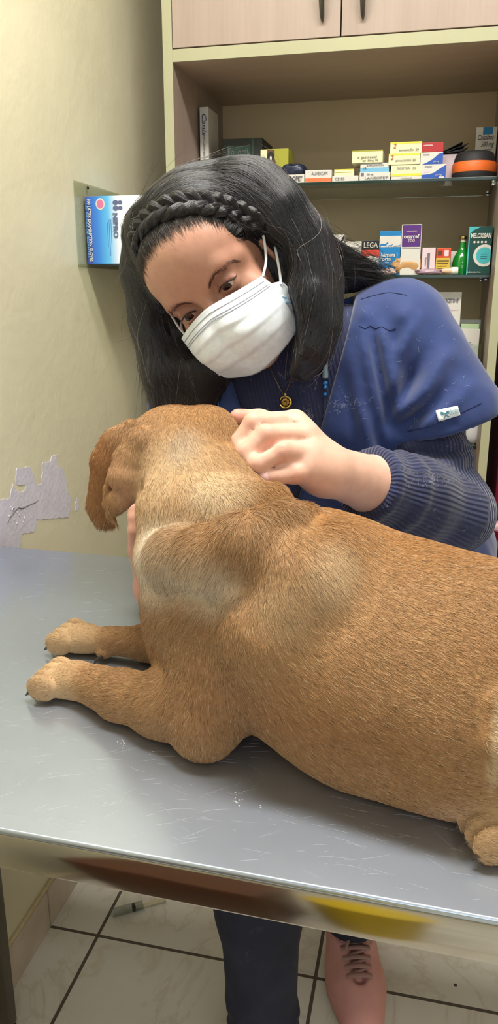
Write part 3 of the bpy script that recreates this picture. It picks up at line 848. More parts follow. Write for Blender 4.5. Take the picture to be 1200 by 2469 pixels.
# round black case with an orange band
cxl = float(UY(1089, 410, 1.90)[0]); cw = (0.1205 - cxl) / 2
case = empty('round_case', ((cxl + 0.1205) / 2, 1.935, S1), 0, 'black rounded case with a wide orange zip band at shelf end', 'case')
M_case = mat('black_nylon', (36, 35, 37), 0.6, var=0.12, bump=0.3, bscale=400); M_oband = mat('orange_zip_tape', (226, 106, 40), 0.5, var=0.05)
zc = lambda y: float(UY(1150, y, 1.885)[2] - S1)
prof = [(0, 0), (cw * 0.93, 0), (cw * 0.99, 0.006), (cw, zc(412))]
b = MB(); b.lathe(prof + [(cw, zc(411)), (0, zc(411))], M_case, n=40); b.build('lower_shell', case, smooth=True)
b = MB(); b.lathe([(0, zc(411)), (cw * 0.985, zc(411)), (cw * 1.0, zc(408)), (cw * 0.985, zc(388)), (cw * 0.95, zc(385)), (0, zc(385))], M_oband, n=40); b.build('zip_band', case, smooth=True)
b = MB(); b.lathe([(0, zc(385.2)), (cw * 0.95, zc(385.2)), (cw * 0.93, zc(378)), (cw * 0.84, zc(364)), (cw * 0.74, zc(359)), (cw * 0.2, zc(357.5)), (0, zc(357.5))], M_case, n=40); b.build('upper_shell', case, smooth=True)
# --- middle shelf
medbox('medicine_box', 'white carton with a torn black corner, first on the middle shelf', G2, 776, 829, 566, S2, 1.90, 0.05, K_white, [((0.85, 0.85), (1, 1), (1, 0.9), (0.9, 0.8), K_black)], [('tabletas', 0.5, 0.6, 0.12, K_grey)])
medbox('medicine_box', 'white carton with a blue wave beside the black and red box', G2, 832, 871, 582, S2, YF, 0.05, K_white, [((0.1, 0.4), (0.3, 0.5), (0.5, 0.42), (0.7, 0.55), (0.95, 0.6), (0.95, 0.68), (0.7, 0.66), (0.5, 0.55), (0.3, 0.62), (0.1, 0.5), K_navy)], [('Nefrovet', 0.5, 0.82, 0.12, K_grey)])
medbox('medicine_box', 'white carton with black and red top stripes', G2, 872, 914, 579, S2, YF, 0.05, K_white, [(0, 0.72, 1, 0.995, K_black), ((0, 0.5), (0.5, 0.56), (1, 0.52), (1, 0.72), (0, 0.72), K_redink)] + lines(3, 0.05, 0.9, 0.2, 0.4, K_grey), [('LEGA', 0.5, 0.85, 0.22, K_white, {'wf': 0.8})])
def horsemarks(b, F, w, h):
    def sil(pts, cu, cv, s):
        b.prism([F(cu + s * x, cv + s * y * w / h, 0.0006) for x, y in pts], (0, 0.0002, 0), K_cyan)
    dog = [(-1, 0), (-0.85, 0), (-0.8, 0.4), (0.35, 0.35), (0.4, 0), (0.55, 0), (0.6, 0.5), (0.7, 0.8), (1.05, 0.85), (1.0, 1.05), (0.75, 1.15), (0.5, 0.9), (0.3, 0.75), (-0.7, 0.8), (-1.05, 0.5)]
    sil(dog, 0.22, 0.64, 0.19); sil(dog, 0.52, 0.64, 0.11); sil(dog, 0.74, 0.64, 0.07); sil(dog, 0.9, 0.64, 0.09)
medbox('medicine_box', 'tall blue carton with white band of animal silhouettes', G2, 915, 966, 557, S2, YF, 0.05, K_cyan, [(0, 0.64, 1, 0.89, K_white)], [('Tetravena 1', 0.48, 0.46, 0.12, K_white, {'wf': 0.82, 'bold': 0.0003}), ('Forte', 0.30, 0.37, 0.12, K_white, {'bold': 0.0003}), ('solution', 0.3, 0.29, 0.06, K_white)], horsemarks)
medbox('medicine_box', 'tallest carton on the middle shelf, purple above white', G2, 968, 1016, 541, S2, YF - 0.004, 0.05, K_white, [(0.04, 0.56, 0.97, 0.985, K_purple), (0.06, 0.52, 0.94, 0.53, K_grey)], [('ovarcef', 0.5, 0.76, 0.11, K_white, {'wf': 0.78, 'bold': 0.0004}), ('200', 0.5, 0.68, 0.10, K_pinkc), ('suspension', 0.5, 0.87, 0.05, K_pinkc)])
medbox('medicine_box', 'small pinkish white carton with vertical print right of the purple one', G2, 1017, 1049, 597, S2, YF + 0.002, 0.05, K_pinkc, [(0.4, 0.15, 0.6, 0.8, K_grey)], [('Hepatine', 0.3, 0.5, 0.18, K_grey, {'vert': True})])
medbox('medicine_box', 'small gold and red carton left of the green bottle', G2, 1051, 1086, 598, S2, YF + 0.002, 0.05, K_gold, [(0, 0.64, 1, 0.99, K_redink), (0.1, 0.72, 0.4, 0.9, K_brown), (0.55, 0.7, 0.85, 0.92, K_pinkc), (0.08, 0.5, 0.9, 0.55, K_brown)] + lines(4, 0.1, 0.85, 0.12, 0.42, K_brown))
medbox('medicine_box', 'white carton standing behind the green bottle', G2, 1086, 1118, 606, S2, 1.95, 0.04, K_white)
# green bottle with a gold cap
gb = empty('glass_bottle', (float(UY(1112, 640, 1.905)[0]), 1.905, S2), 0, 'green glass bottle with a thin neck and gold cap', 'bottle', None)
mpx = m_per_px(UY(1112, 620, 1.905)); zz = lambda y: float(UY(1112, y, 1.905)[2] - S2)
b = MB(); b.lathe([(0, 0), (21 * mpx, 0), (23 * mpx, 0.003), (23 * mpx, zz(640)), (20 * mpx, zz(622)), (12 * mpx, zz(606)), (7.5 * mpx, zz(596)), (6.5 * mpx, zz(584)), (0, zz(584))], mat('green_glass', (16, 122, 40), 0.08, var=0, spec=0.8), n=28); b.build('bottle_body', gb, smooth=True)
b = MB(); b.lathe([(0, zz(584.5)), (6.0 * mpx, zz(584.5)), (6.0 * mpx, zz(576)), (0, zz(576))], mat('clear_neck', (196, 190, 176), 0.2, var=0), n=20); b.build('neck', gb, smooth=True)
b = MB(); b.lathe([(0, zz(577)), (8.5 * mpx, zz(577)), (9 * mpx, zz(575)), (9 * mpx, zz(570)), (7 * mpx, zz(568.5)), (0, zz(568.5))], mat('brass_cap', (196, 168, 112), 0.25, 1.0, var=0), n=20); b.build('cap', gb, smooth=True)
def ringmark(b, F, w, h):
    cu, cv = 0.72, 0.40
    asp = w / h
    for (r, m_, e) in ((0.47, K_white, 0.0005), (0.35, K_teal, 0.0008)):
        pts = []
        for t in np.linspace(0, 2 * PI, 40, endpoint=False):
            u = min(0.99, cu + r * math.cos(t)); pts.append(F(u, cv + r * asp * math.sin(t), e))
        b.prism(pts, (0, 0.0002, 0), m_)
    for k in range(4):
        b.prism([F(0.56 + 0.0 * k, 0.34 + 0.035 * k, 0.0011), F(0.84, 0.34 + 0.035 * k, 0.0011), F(0.84, 0.348 + 0.035 * k, 0.0011), F(0.56, 0.348 + 0.035 * k, 0.0011)], (0, 0.0002, 0), K_dgreen)
    for k in range(4):
        cu2 = 0.26 + 0.16 * k
        b.prism([F(cu2 + 0.05 * math.cos(t), 0.68 + 0.05 * asp * math.sin(t), 0.0004) for t in np.linspace(0, 2 * PI, 14, endpoint=False)], (0, 0.0002, 0), K_white)
medbox('medicine_box', 'tall dark green carton with a white ring, last on the middle shelf', G2, 1131, 1192, 546, S2, YF - 0.008, 0.06, K_dgreen,
       [(0, 0.0, 0.05, 1, K_teal), ((0.05, 0.86), (0.2, 0.93), (0.45, 0.98), (0.6, 0.995), (0.05, 0.995), K_teal)], [('MELOXISAN', 0.52, 0.805, 0.135, K_white, {'wf': 0.86, 'bold': 0.0006}), ('Laboratorios', 0.33, 0.055, 0.055, K_white)], ringmark, rz=-0.03)
# loose things in front of the middle shelf boxes
crumple('paper_bag', 'crumpled tan paper bag in front of the purple carton', 'bag', 978, 640, 1.865 + 0.012, 0.034, 0.010, 0.019, K_tan, 11, 0.35, base=S2)
crumple('plastic_sachet', 'flat mauve sachet lying beside the tan paper bag', 'sachet', 1034, 655, 1.866, 0.030, 0.008, 0.006, mat('mauve_foil', (170, 140, 152), 0.3, var=0.1), 12, 0.35, base=S2)
crumple('plastic_sachet', 'small pale pink sachet left of the tan paper bag', 'sachet', 936, 652, 1.866, 0.016, 0.006, 0.007, mat('pink_foil', (220, 192, 184), 0.3, var=0.1), 13, 0.35, base=S2)
tb = empty('small_tube', (float(UY(1084, 655, 1.866)[0]), 1.867, S2 + 0.0085), 0, 'small white ointment tube lying at the foot of the green bottle', 'tube')
b = MB(); fr = (np.array([0, 1., 0]), np.array([0, 0, 1.]), np.array([1., 0, 0])); b.lathe([(0, -0.022), (0.003, -0.022), (0.0055, -0.012), (0.0075, 0.004), (0.0, 0.004)], mat('peach_tube', (226, 190, 160), 0.4), n=18, frame=fr); b.build('tube_body', tb, smooth=True)
b = MB(); b.lathe([(0, 0.004), (0.0082, 0.004), (0.0084, 0.016), (0.007, 0.018), (0, 0.018)], mat('white_cap', (226, 226, 216), 0.35), n=18, frame=fr); b.build('cap', tb, smooth=True)
# --- lower shelf
medbox('medicine_box', 'tall white carton with a bold grey title behind the blue shoulder', None, 1046, 1112, 704, S3, 1.90, 0.05, K_white, [(0.72, 0.18, 0.83, 0.28, K_black), ((0.70, 0.10), (0.80, 0.10), (0.86, 0.25), (0.76, 0.25), K_black), (0.2, 0.62, 0.72, 0.63, K_grey), (0.4, 0.42, 0.75, 0.43, K_grey), (0.1, 0.745, 0.9, 0.765, K_pinkc)], [('AMOXICETO IT', 0.5, 0.88, 0.075, K_grey, {'wf': 0.82, 'bold': 0.0005, 'shear': 0.15})])
hold = empty('leaflet_holder', (float(UY(1131, 850, 1.885)[0]), 1.90, S3), 0, 'clear leaflet holder of white cards on the lower shelf', 'holder')
mh = m_per_px(UY(1142, 850, 1.885)); M_acr = clear('clear_acrylic', (0.93, 0.97, 0.95))
hz = lambda y: float(UY(1142, y, 1.885)[2] - S3)
b = MB(); b.box((0, -0.022, hz(830) / 2), (62 * mh, 0.002, hz(830)), M_acr); b.box((0, 0.02, hz(772) / 2), (62 * mh, 0.002, hz(772)), M_acr); b.box((-31 * mh, -0.001, hz(800) / 2), (0.002, 0.042, hz(800)), M_acr); b.box((31 * mh, -0.001, hz(800) / 2), (0.002, 0.042, hz(800)), M_acr); b.box((0, -0.001, 0.001), (60 * mh, 0.04, 0.002), M_acr); b.build('holder_tray', hold)
for k, (lab, m_, yt, dx, tilt) in enumerate((('white printed card at the front of the clear holder', K_white, 792, -1, 0.02), ('pale green card behind the white card in the holder', mat('pale_green_card', (176, 200, 160), 0.5), 780, -3, -0.03))):
    h_ = hz(yt) - 0.004
    b = MB(); b.box((0, 0, h_ / 2), (42 * mh, 0.004, h_), m_, 0.0005)
    o = b.build('card_pack', loc=(hold.location[0] + dx * mh, 1.885 + 0.012 * k, S3 + 0.003)); o.rotation_euler = (0.02, 0, tilt); tag(o, lab, 'cards')
    if k == 0:
        b = MB(); [b.box((-0.004 + 0.004 * i, -0.0024, h_ * (0.6 - 0.06 * i)), (0.014, 0.0004, 0.001), K_grey) for i in range(2)]; b.build('printed_lines', o)
medbox('medicine_box', 'black carton on the lowest visible shelf behind the sleeve', None, 1112, 1146, 905, SH4 + 0.0003, 1.93, 0.06, C('black_box', (22, 22, 26)))
medbox('medicine_box', 'grey carton beside the black one behind the sleeve', None, 1148, 1164, 930, SH4 + 0.0003, 1.93, 0.06, C('grey_box', (150, 148, 140)))
crumple('tissue_roll', 'white roll standing behind the rolled blue sleeve', 'roll', 1138, 1060, 1.892, 0.017, 0.017, 0.036, mat('tissue_white', (226, 226, 232), 0.8), 4, 0.05, base=SH4 + 0.0005)
# ================================================================ glove box in its clear wall bracket
M_acr2 = clear('clear_acrylic_bracket', (0.90, 0.92, 0.87))
GYF = 1.555
gz0 = float(UY(250, 637, GYF)[2]); gz1 = float(UY(250, 473, GYF)[2])
gx0 = WLX + 0.006; gx1 = gx0 + 0.118
br = empty('glove_bracket', (WLX, GYF, gz0), 0, 'clear acrylic bracket screwed to the cream wall holding the glove box', 'bracket')
pz = float(UX(180, 432, WLX)[2]) - gz0
b = MB(); py0 = float(UX(180, 520, WLX)[1]) - GYF
b.box((0.0025, py0 + 0.117, (pz - 0.01) / 2), (0.003, 0.234, pz + 0.004), M_acr2, 0.0006); b.build('back_plate', br)
b = MB(); b.box((0.066, py0 + 0.117, -0.0035), (0.13, 0.234, 0.003), M_acr2, 0.0006); b.box((0.1295, py0 + 0.117, 0.012), (0.003, 0.234, 0.03), M_acr2, 0.0006); b.build('bottom_tray', br)
p = UX(213, 453, WLX + 0.006)
b = MB(); b.lathe([(0, 0), (0.0035, 0), (0.003, 0.002), (0, 0.0025)], mat('dark_screw', (50, 46, 42), 0.4, 0.8), (p[0] - WLX - 0.002, p[1] - GYF, p[2] - gz0), 12, (np.array([0, 1., 0]), np.array([0, 0, 1.]), np.array([1., 0, 0]))); b.build('screw', br, smooth=True)
gl = empty('glove_box', ((gx0 + gx1) / 2, GYF + 0.09, gz0 + 0.0005), 0, 'blue and white latex glove carton standing in the clear wall bracket', 'box')
N = NT('glove_carton_print'); sp = N.new('ShaderNodeSeparateXYZ'); N.link(N.tex('Object'), sp.inputs[0])
mr = N.new('ShaderNodeMapRange'); N.link(sp.outputs[0], mr.inputs[0]); mr.inputs[1].default_value = -0.059; mr.inputs[2].default_value = 0.03
N.link(N.ramp(mr.outputs[0], [(0, lin((62, 84, 176))), (0.28, lin((60, 130, 214))), (0.55, lin((96, 186, 232))), (0.78, lin((226, 232, 242))), (1, lin((236, 234, 240)))]), N.b.inputs['Base Color']); N.b.inputs['Roughness'].default_value = 0.35
gw, gd, gh = gx1 - gx0, 0.18, gz1 - gz0
b = MB(); b.box((0, 0, gh / 2), (gw, gd, gh), N.m, 0.001); b.build('carton', gl)
F = lambda x, z, e=0.0: np.array([-gw / 2 + x, -gd / 2 - 0.0004 - e, z])
b = MB()
for r, m_, e in ((0.0098, K_white, 0.0), (0.0072, mat('rose_seal', (214, 120, 160), 0.4), 0.0003)):
    b.prism([F(0.033 + r * math.cos(t), gh * 0.885 + r * 1.15 * math.sin(t), e) for t in np.linspace(0, 2 * PI, 24, endpoint=False)], (0, 0.0002, 0), m_)
for (cx, cz, s) in ((0.066, 0.86, 1), (0.076, 0.86, 0.8)):
    for k in range(2):
        b.prism([F(cx + s * 0.006 * math.cos(t), gh * (cz + 0.04 * (1 - 2 * k)) + s * 0.0048 * math.sin(t), 0.0002) for t in np.linspace(0.3, 2 * PI - 0.3, 18)], (0, 0.0002, 0), mat('slate_ink', (96, 104, 140), 0.5))
for (x, n0, n1) in ((0.046, 0.25, 0.62), (0.050, 0.12, 0.66), (0.054, 0.3, 0.66)):
    b.prism([F(x, gh * n0), F(x + 0.0012, gh * n0), F(x + 0.0012, gh * n1), F(x, gh * n1)], (0, 0.0002, 0), mat('mid_blue_ink', (70, 120, 190), 0.5))
b.build('printed_design', gl)
dn, rt = (0, 0, -1), (1, 0, 0)
letter(gl, [('100 LATEX EXAMINATION GLOVES', 0.0095, F(0.0085, gh * 0.5, 0.0012), dn, rt, K_white, {'w': gh * 0.92, 'bold': 0.0003}),
            ('100 PIEZAS DE GUANTES', 0.006, F(0.0025, gh * 0.5, 0.0012), dn, rt, K_lblue, {'w': gh * 0.8}),
            ('NIPRO', 0.014, F(0.064, gh * 0.57, 0.0012), dn, rt, mat('slate_ink', (96, 104, 140), 0.5), {'w': gh * 0.36, 'bold': 0.0004})])
# ================================================================ right of the cabinet: maroon locker, pink cloths
lk = empty('maroon_locker', (0.50, 1.99, 0), 0, 'maroon painted locker partly seen right of the beige cabinet', 'locker')
b = MB(); b.box((0, 0.0, 1.02), (0.66, 0.34, 2.0), M_maroon, 0.004); b.build('body', lk)
b = MB(); b.box((0, -0.177, 1.02), (0.62, 0.012, 1.9), M_maroon, 0.003); d = b.build('door', lk)
b = MB(); b.tube([(0.26, -0.184, 1.0), (0.26, -0.205, 1.0), (0.26, -0.205, 1.12), (0.26, -0.184, 1.12)], 0.005, M_handle, 8); b.build('handle', d, smooth=True)
st = empty('low_stand', (0.46, 1.70, 0), 0, 'low white stand beside the cabinet carrying folded pink cloths', 'stand')
b = MB(); b.box((0, 0, 0.56), (0.56, 0.2, 0.02), M_white, 0.003); b.build('stand_top', st)
for sx in (-1, 1):
    for sy in (-1, 1):
        b = MB(); b.box((sx * 0.255, sy * 0.08, 0.275), (0.03, 0.03, 0.55), M_white, 0.003); b.build('leg', st)
M_pink = mat('pink_cotton', (214, 158, 172), 0.85, var=0.12, nscale=30, bump=0.4, bscale=300)
z = 0.571
pkl = ['pink folded cloth at the very bottom of the pile', 'pink folded cloth second from the pile bottom', 'pink folded cloth third from the pile bottom', 'pink folded cloth just under the crumpled one']
for k in range(4):
    b = MB(); b.box((0, 0, 0.021), (0.46 - 0.02 * (k % 2), 0.17, 0.041), M_pink, 0.018, seg=4)
    o = b.build('folded_cloth', smooth=True, auto=False, loc=(0.40 + 0.01 * (k % 3), 1.70, z)); tag(o, pkl[k], 'cloth', 'folded pink cloths on the low stand'); z += 0.043
crumple('crumpled_cloth', 'crumpled pale pink cloth on top of the folded pile', 'cloth', 1200, 1230, 1.70, 0.16, 0.075, 0.045, mat('pale_pink_cotton', (226, 180, 190), 0.85, var=0.1), 21, 0.4, base=z)
bpy.data.objects['crumpled_cloth'].location = (0.33, 1.70, z)

# ================================================================ syringe on the floor
p0 = UZ(265, 2202, 0.011); p1 = UZ(398, 2166, 0.011)
ang = math.atan2(p1[1] - p0[1], p1[0] - p0[0])
L = float(np.linalg.norm((p1 - p0)[:2]))
sy = empty('syringe', (p0[0], p0[1], 0.0), ang, 'used clear plastic syringe with black plunger lying on the floor tiles', 'syringe')
fx = (np.array([0, 1., 0]), np.array([0, 0, 1.]), np.array([1., 0, 0]))
M_syr = clear('clear_syringe_plastic', (0.86, 0.88, 0.88)); M_cream2 = mat('cream_plastic', (222, 212, 176), 0.4, var=0)
R = 0.0098
b = MB(); b.lathe([(0.0015, -0.006), (0.003, 0), (R, 0.006), (R, L * 0.58), (R - 0.0012, L * 0.58), (R - 0.0012, 0.007)], M_syr, (0, 0, R), 24, fx); bar = b.build('barrel', sy, smooth=True)
b = MB()
for k in range(9): b.box((0.012 + k * 0.006, -R * 0.72, R * 1.72), (0.0006, 0.003, 0.0005), K_grey)
b.build('scale_marks', bar)
b = MB(); b.box((L * 0.585, 0, R), (0.002, 0.034, 0.008), M_syr, 0.0006); b.build('finger_flange', sy)
b = MB(); b.lathe([(0, L * 0.40), (R - 0.0015, L * 0.40), (R - 0.0008, L * 0.42), (R - 0.0015, L * 0.45), (0, L * 0.45)], mat('black_rubber', (28, 28, 28), 0.7), (0, 0, R), 20, fx); b.build('plunger_seal', sy, smooth=True)
b = MB(); b.box((L * 0.72, 0, R), (L * 0.54, 0.006, 0.0016), M_cream2); b.box((L * 0.72, 0, R), (L * 0.54, 0.0016, 0.006), M_cream2); b.lathe([(0, L * 0.985), (0.008, L * 0.985), (0.008, L), (0, L)], M_cream2, (0, 0, R), 20, fx); b.build('plunger', sy)

# ================================================================ unseen bin and crate, added for yellow and brown reflections in the edge
yb = empty('added_bin', (-0.075, -0.17, 0), 0, 'yellow bin added out of view for its reflection in the polished table edge', 'bin')
M_ybin = mat('yellow_plastic', (216, 186, 30), 0.4, var=0.05)
b = MB(); b.lathe([(0, 0), (0.09, 0), (0.11, 0.44), (0.10, 0.44), (0.085, 0.02), (0, 0.02)], M_ybin, n=32); b.build('bin_body', yb, smooth=True)
b = MB(); b.lathe([(0.115, 0.44), (0.115, 0.455), (0.06, 0.48), (0, 0.485)], M_ybin, n=32); b.build('bin_lid', yb, smooth=True)
b = MB(); b.box((0, -0.0, 0.24), (0.34, 0.36, 0.48), mat('added_crate_brown', (96, 60, 40), 0.5, var=0.15), 0.01)
o = b.build('added_crate', loc=(-0.40, -0.12, 0)); tag(o, 'dark brown crate added out of view for its reflection in the left table edge', 'crate')
# ================================================================ dog: one continuous body lying on the table, facing left, head turned away
A3 = lambda *a: np.array(a, float)
dg_ = SDF()
K = 0.05
dg_.chain([(-0.172, 0.715, 0.966), (-0.06, 0.674, 0.956), (0.05, 0.650, 0.950), (0.17, 0.628, 0.947), (0.30, 0.60, 0.946)], [0.096, 0.098, 0.095, 0.092, 0.090], K)
dg_.chain([(-0.095, 0.655, 0.938), (-0.03, 0.632, 0.928), (0.045, 0.610, 0.926), (0.10, 0.606, 0.940)], [0.056, 0.068, 0.062, 0.046], K)
dg_.ell((-0.198, 0.742, 0.925), (0.075, 0.082, 0.074), K)                       # chest
dg_.chain([(-0.155, 0.735, 1.008), (-0.09, 0.705, 0.998), (0.0, 0.68, 0.98)], [0.062, 0.057, 0.054], K)   # withers
dg_.chain([(-0.196, 0.742, 0.998), (-0.226, 0.775, 1.045), (-0.250, 0.803, 1.085)], [0.083, 0.069, 0.057], 0.035)   # neck
dg_.ell((-0.262, 0.826, 1.098), (0.058, 0.068, 0.056), 0.025)                   # skull
dg_.ell((-0.288, 0.822, 1.128), (0.030, 0.040, 0.027), 0.016)                   # crown left
dg_.ell((-0.236, 0.820, 1.128), (0.032, 0.040, 0.029), 0.014)                   # crown right
dg_.chain([(-0.27, 0.860, 1.085), (-0.300, 0.900, 1.068), (-0.318, 0.925, 1.060)], [0.042, 0.031, 0.024], 0.02)   # muzzle
dg_.ell((-0.222, 0.835, 1.075), (0.035, 0.045, 0.035), 0.02)                    # cheek right
dg_.ell((-0.300, 0.838, 1.065), (0.034, 0.045, 0.035), 0.02)                    # cheek left
# scruff folds of loose neck skin
fold = [UY(x, y, Y) for x, y, Y in ((388, 1345, 0.735), (425, 1354, 0.665), (500, 1350, 0.626), (590, 1312, 0.622), (680, 1258, 0.650), (740, 1236, 0.702))]
dg_.chain(fold, [0.029, 0.029, 0.029, 0.026, 0.018, 0.008], 0.013)
fold2 = [UY(x, y, Y) for x, y, Y in ((400, 1180, 0.775), (470, 1235, 0.73), (560, 1240, 0.718), (660, 1200, 0.735))]
dg_.chain(fold2, [0.020, 0.026, 0.026, 0.014], 0.022)
# shoulder blade and near upper arm, elbow, forearm, paw
dg_.chain([UY(820, 1335, 0.655), UY(740, 1410, 0.618), UY(650, 1520, 0.612)], [0.020, 0.030, 0.044], 0.035)
dg_.chain([(-0.176, 0.655, 0.955), (-0.183, 0.634, 0.915), (-0.181, 0.612, 0.893)], [0.052, 0.038, 0.028], 0.025)
dg_.ell((-0.182, 0.603, 0.884), (0.024, 0.022, 0.0225), 0.012)
dg_.chain([(-0.19, 0.622, 0.895), (-0.235, 0.638, 0.8885), (-0.285, 0.655, 0.8835), (-0.315, 0.668, 0.8825)], [0.034, 0.0285, 0.0225, 0.0195], 0.02)
def paw(c, ax, toes, s=1.0, z0=TT):
    c = A3(*c); ax = _n(ax); sd = np.cross([0, 0, 1], ax)
    dg_.ell(c + A3(0, 0, 0.018 * s), (0.030 * s, 0.021 * s, 0.0185 * s), 0.012, frame=np.stack([ax, sd, [0, 0, 1]]))
    out = []
    dg_.ell(c + ax * 0.014 * s + A3(0, 0, 0.014 * s), (0.022 * s, 0.0225 * s, 0.0140 * s), 0.006, frame=np.stack([ax, sd, [0, 0, 1]]))
    for i, off in enumerate(toes):
        f = 0.030 - 0.05 * abs(off) * (1.3 if abs(off) > 0.01 else 0.2)
        p = c + sd * off * s + ax * (f - 0.012) * s + A3(0, 0, 0.0255 * s)
        q = c + sd * off * 1.15 * s + ax * (f + 0.003) * s + A3(0, 0, 0.0235 * s)
        t = c + sd * off * 1.18 * s + ax * (f + 0.0085) * s + A3(0, 0, 0.0115 * s)
        dg_.ell(c + sd * off * 1.08 * s + ax * (f - 0.004) * s + A3(0, 0, 0.0165 * s), (0.0175 * s, 0.0080 * s, 0.0155 * s), 0.0012, frame=np.stack([ax, sd, [0, 0, 1]]))
        out.append((t, ax))
    return out
claws = []
TO = (-0.0205, -0.0072, 0.0072, 0.0205)
claws += paw((-0.352, 0.682, TT), (-1, 0.06, 0), TO)
dg_.chain([(-0.315, 0.668, 0.8825), (-0.345, 0.680, 0.881)], [0.0195, 0.0185], 0.012)
# far foreleg
dg_.chain([(-0.24, 0.765, 0.90), (-0.30, 0.776, 0.884), (-0.35, 0.779, 0.880)], [0.034, 0.0185, 0.0170], 0.016)
claws += paw((-0.384, 0.783, TT), (-1, 0.10, 0), TO, 0.98)
dg_.ell((-0.352, 0.764, 0.870), (0.009, 0.006, 0.006), 0.005)
# haunch, hind leg and tail (mostly out of the frame)
dg_.ell((0.184, 0.566, 0.940), (0.110, 0.046, 0.088), 0.02)
dg_.cap((0.105, 0.556, 0.930), (0.20, 0.545, 0.90), 0.030, 0.035, 0.012)
dg_.chain([(0.24, 0.545, 0.895), (0.17, 0.550, 0.886), (0.115, 0.556, 0.884)], [0.034, 0.024, 0.020], 0.02)
claws += paw((0.090, 0.548, TT), (-0.93, -0.30, 0), TO, 1.05)
dg_.ell((0.27, 0.70, 0.93), (0.10, 0.05, 0.075), 0.03)
dg_.chain([(0.385, 0.60, 0.965), (0.46, 0.58, 0.90), (0.55, 0.60, 0.880)], [0.03, 0.02, 0.012], 0.03)
# flank fold in front of the haunch
dg_.chain([UY(1205, 1700, 0.548), UY(1200, 1790, 0.532), UY(1196, 1870, 0.528)], [0.014, 0.010, 0.006], 0.008)
# ---- near ear: folded back, its inside showing
EY = 0.792
ear = [UY(x, y, Y) for x, y, Y in ((318, 1040, 0.81), (280, 1075, 0.80), (256, 1120, 0.795), (248, 1175, 0.795), (240, 1222, 0.795), (252, 1252, 0.797), (268, 1262, 0.80))]
dg_.chain(ear, [0.014, 0.0165, 0.0160, 0.0135, 0.0125, 0.0095, 0.004], 0.008, flat=((0.35, -1.0, 0.1), 0.42))
ein = [UY(x, y, Y) for x, y, Y in ((335, 1060, 0.775), (312, 1108, 0.770), (300, 1150, 0.764), (306, 1178, 0.766))]
dg_.chain(ein, [0.014, 0.016, 0.0165, 0.013], 0.006)
ein2 = [UY(x, y, Y) for x, y, Y in ((310, 1196, 0.772), (288, 1206, 0.768), (276, 1222, 0.772), (272, 1240, 0.778))]
dg_.chain(ein2, [0.010, 0.0125, 0.0095, 0.004], 0.004)
erim = [UY(x, y, Y) for x, y, Y in ((272, 1130, 0.772), (256, 1180, 0.770), (252, 1215, 0.769), (262, 1245, 0.771), (282, 1266, 0.774))]
dg_.chain(erim, [0.004, 0.0035, 0.003, 0.0028, 0.0022], 0.003)
ehole = [UY(x, y, Y) for x, y, Y in ((334, 1150, 0.742), (328, 1178, 0.742), (316, 1192, 0.744))]
dg_.chain(ehole, [0.004, 0.0065, 0.005], 0.008, op='s')
# far ear, lifted in the hand
dg_.chain([(-0.205, 0.842, 1.10), (-0.188, 0.838, 1.112), (-0.172, 0.845, 1.118)], [0.012, 0.013, 0.009], 0.012, flat=((0.2, 1, 0), 0.4))
dg_.half((0, 0, TT + 0.0006), (0, 0, -1), 0.006, 'i')
DV, DF = dg_.mesh(0.0024, disp=lambda P, d: -0.0012 * vnoise(P, 26, 3, 2) * np.clip((P[:, 2] - TT - 0.03) / 0.02, 0, 1), smooth=2)
DV, DF = keep_largest(DV, DF)
DN = vnormals(DV, DF)

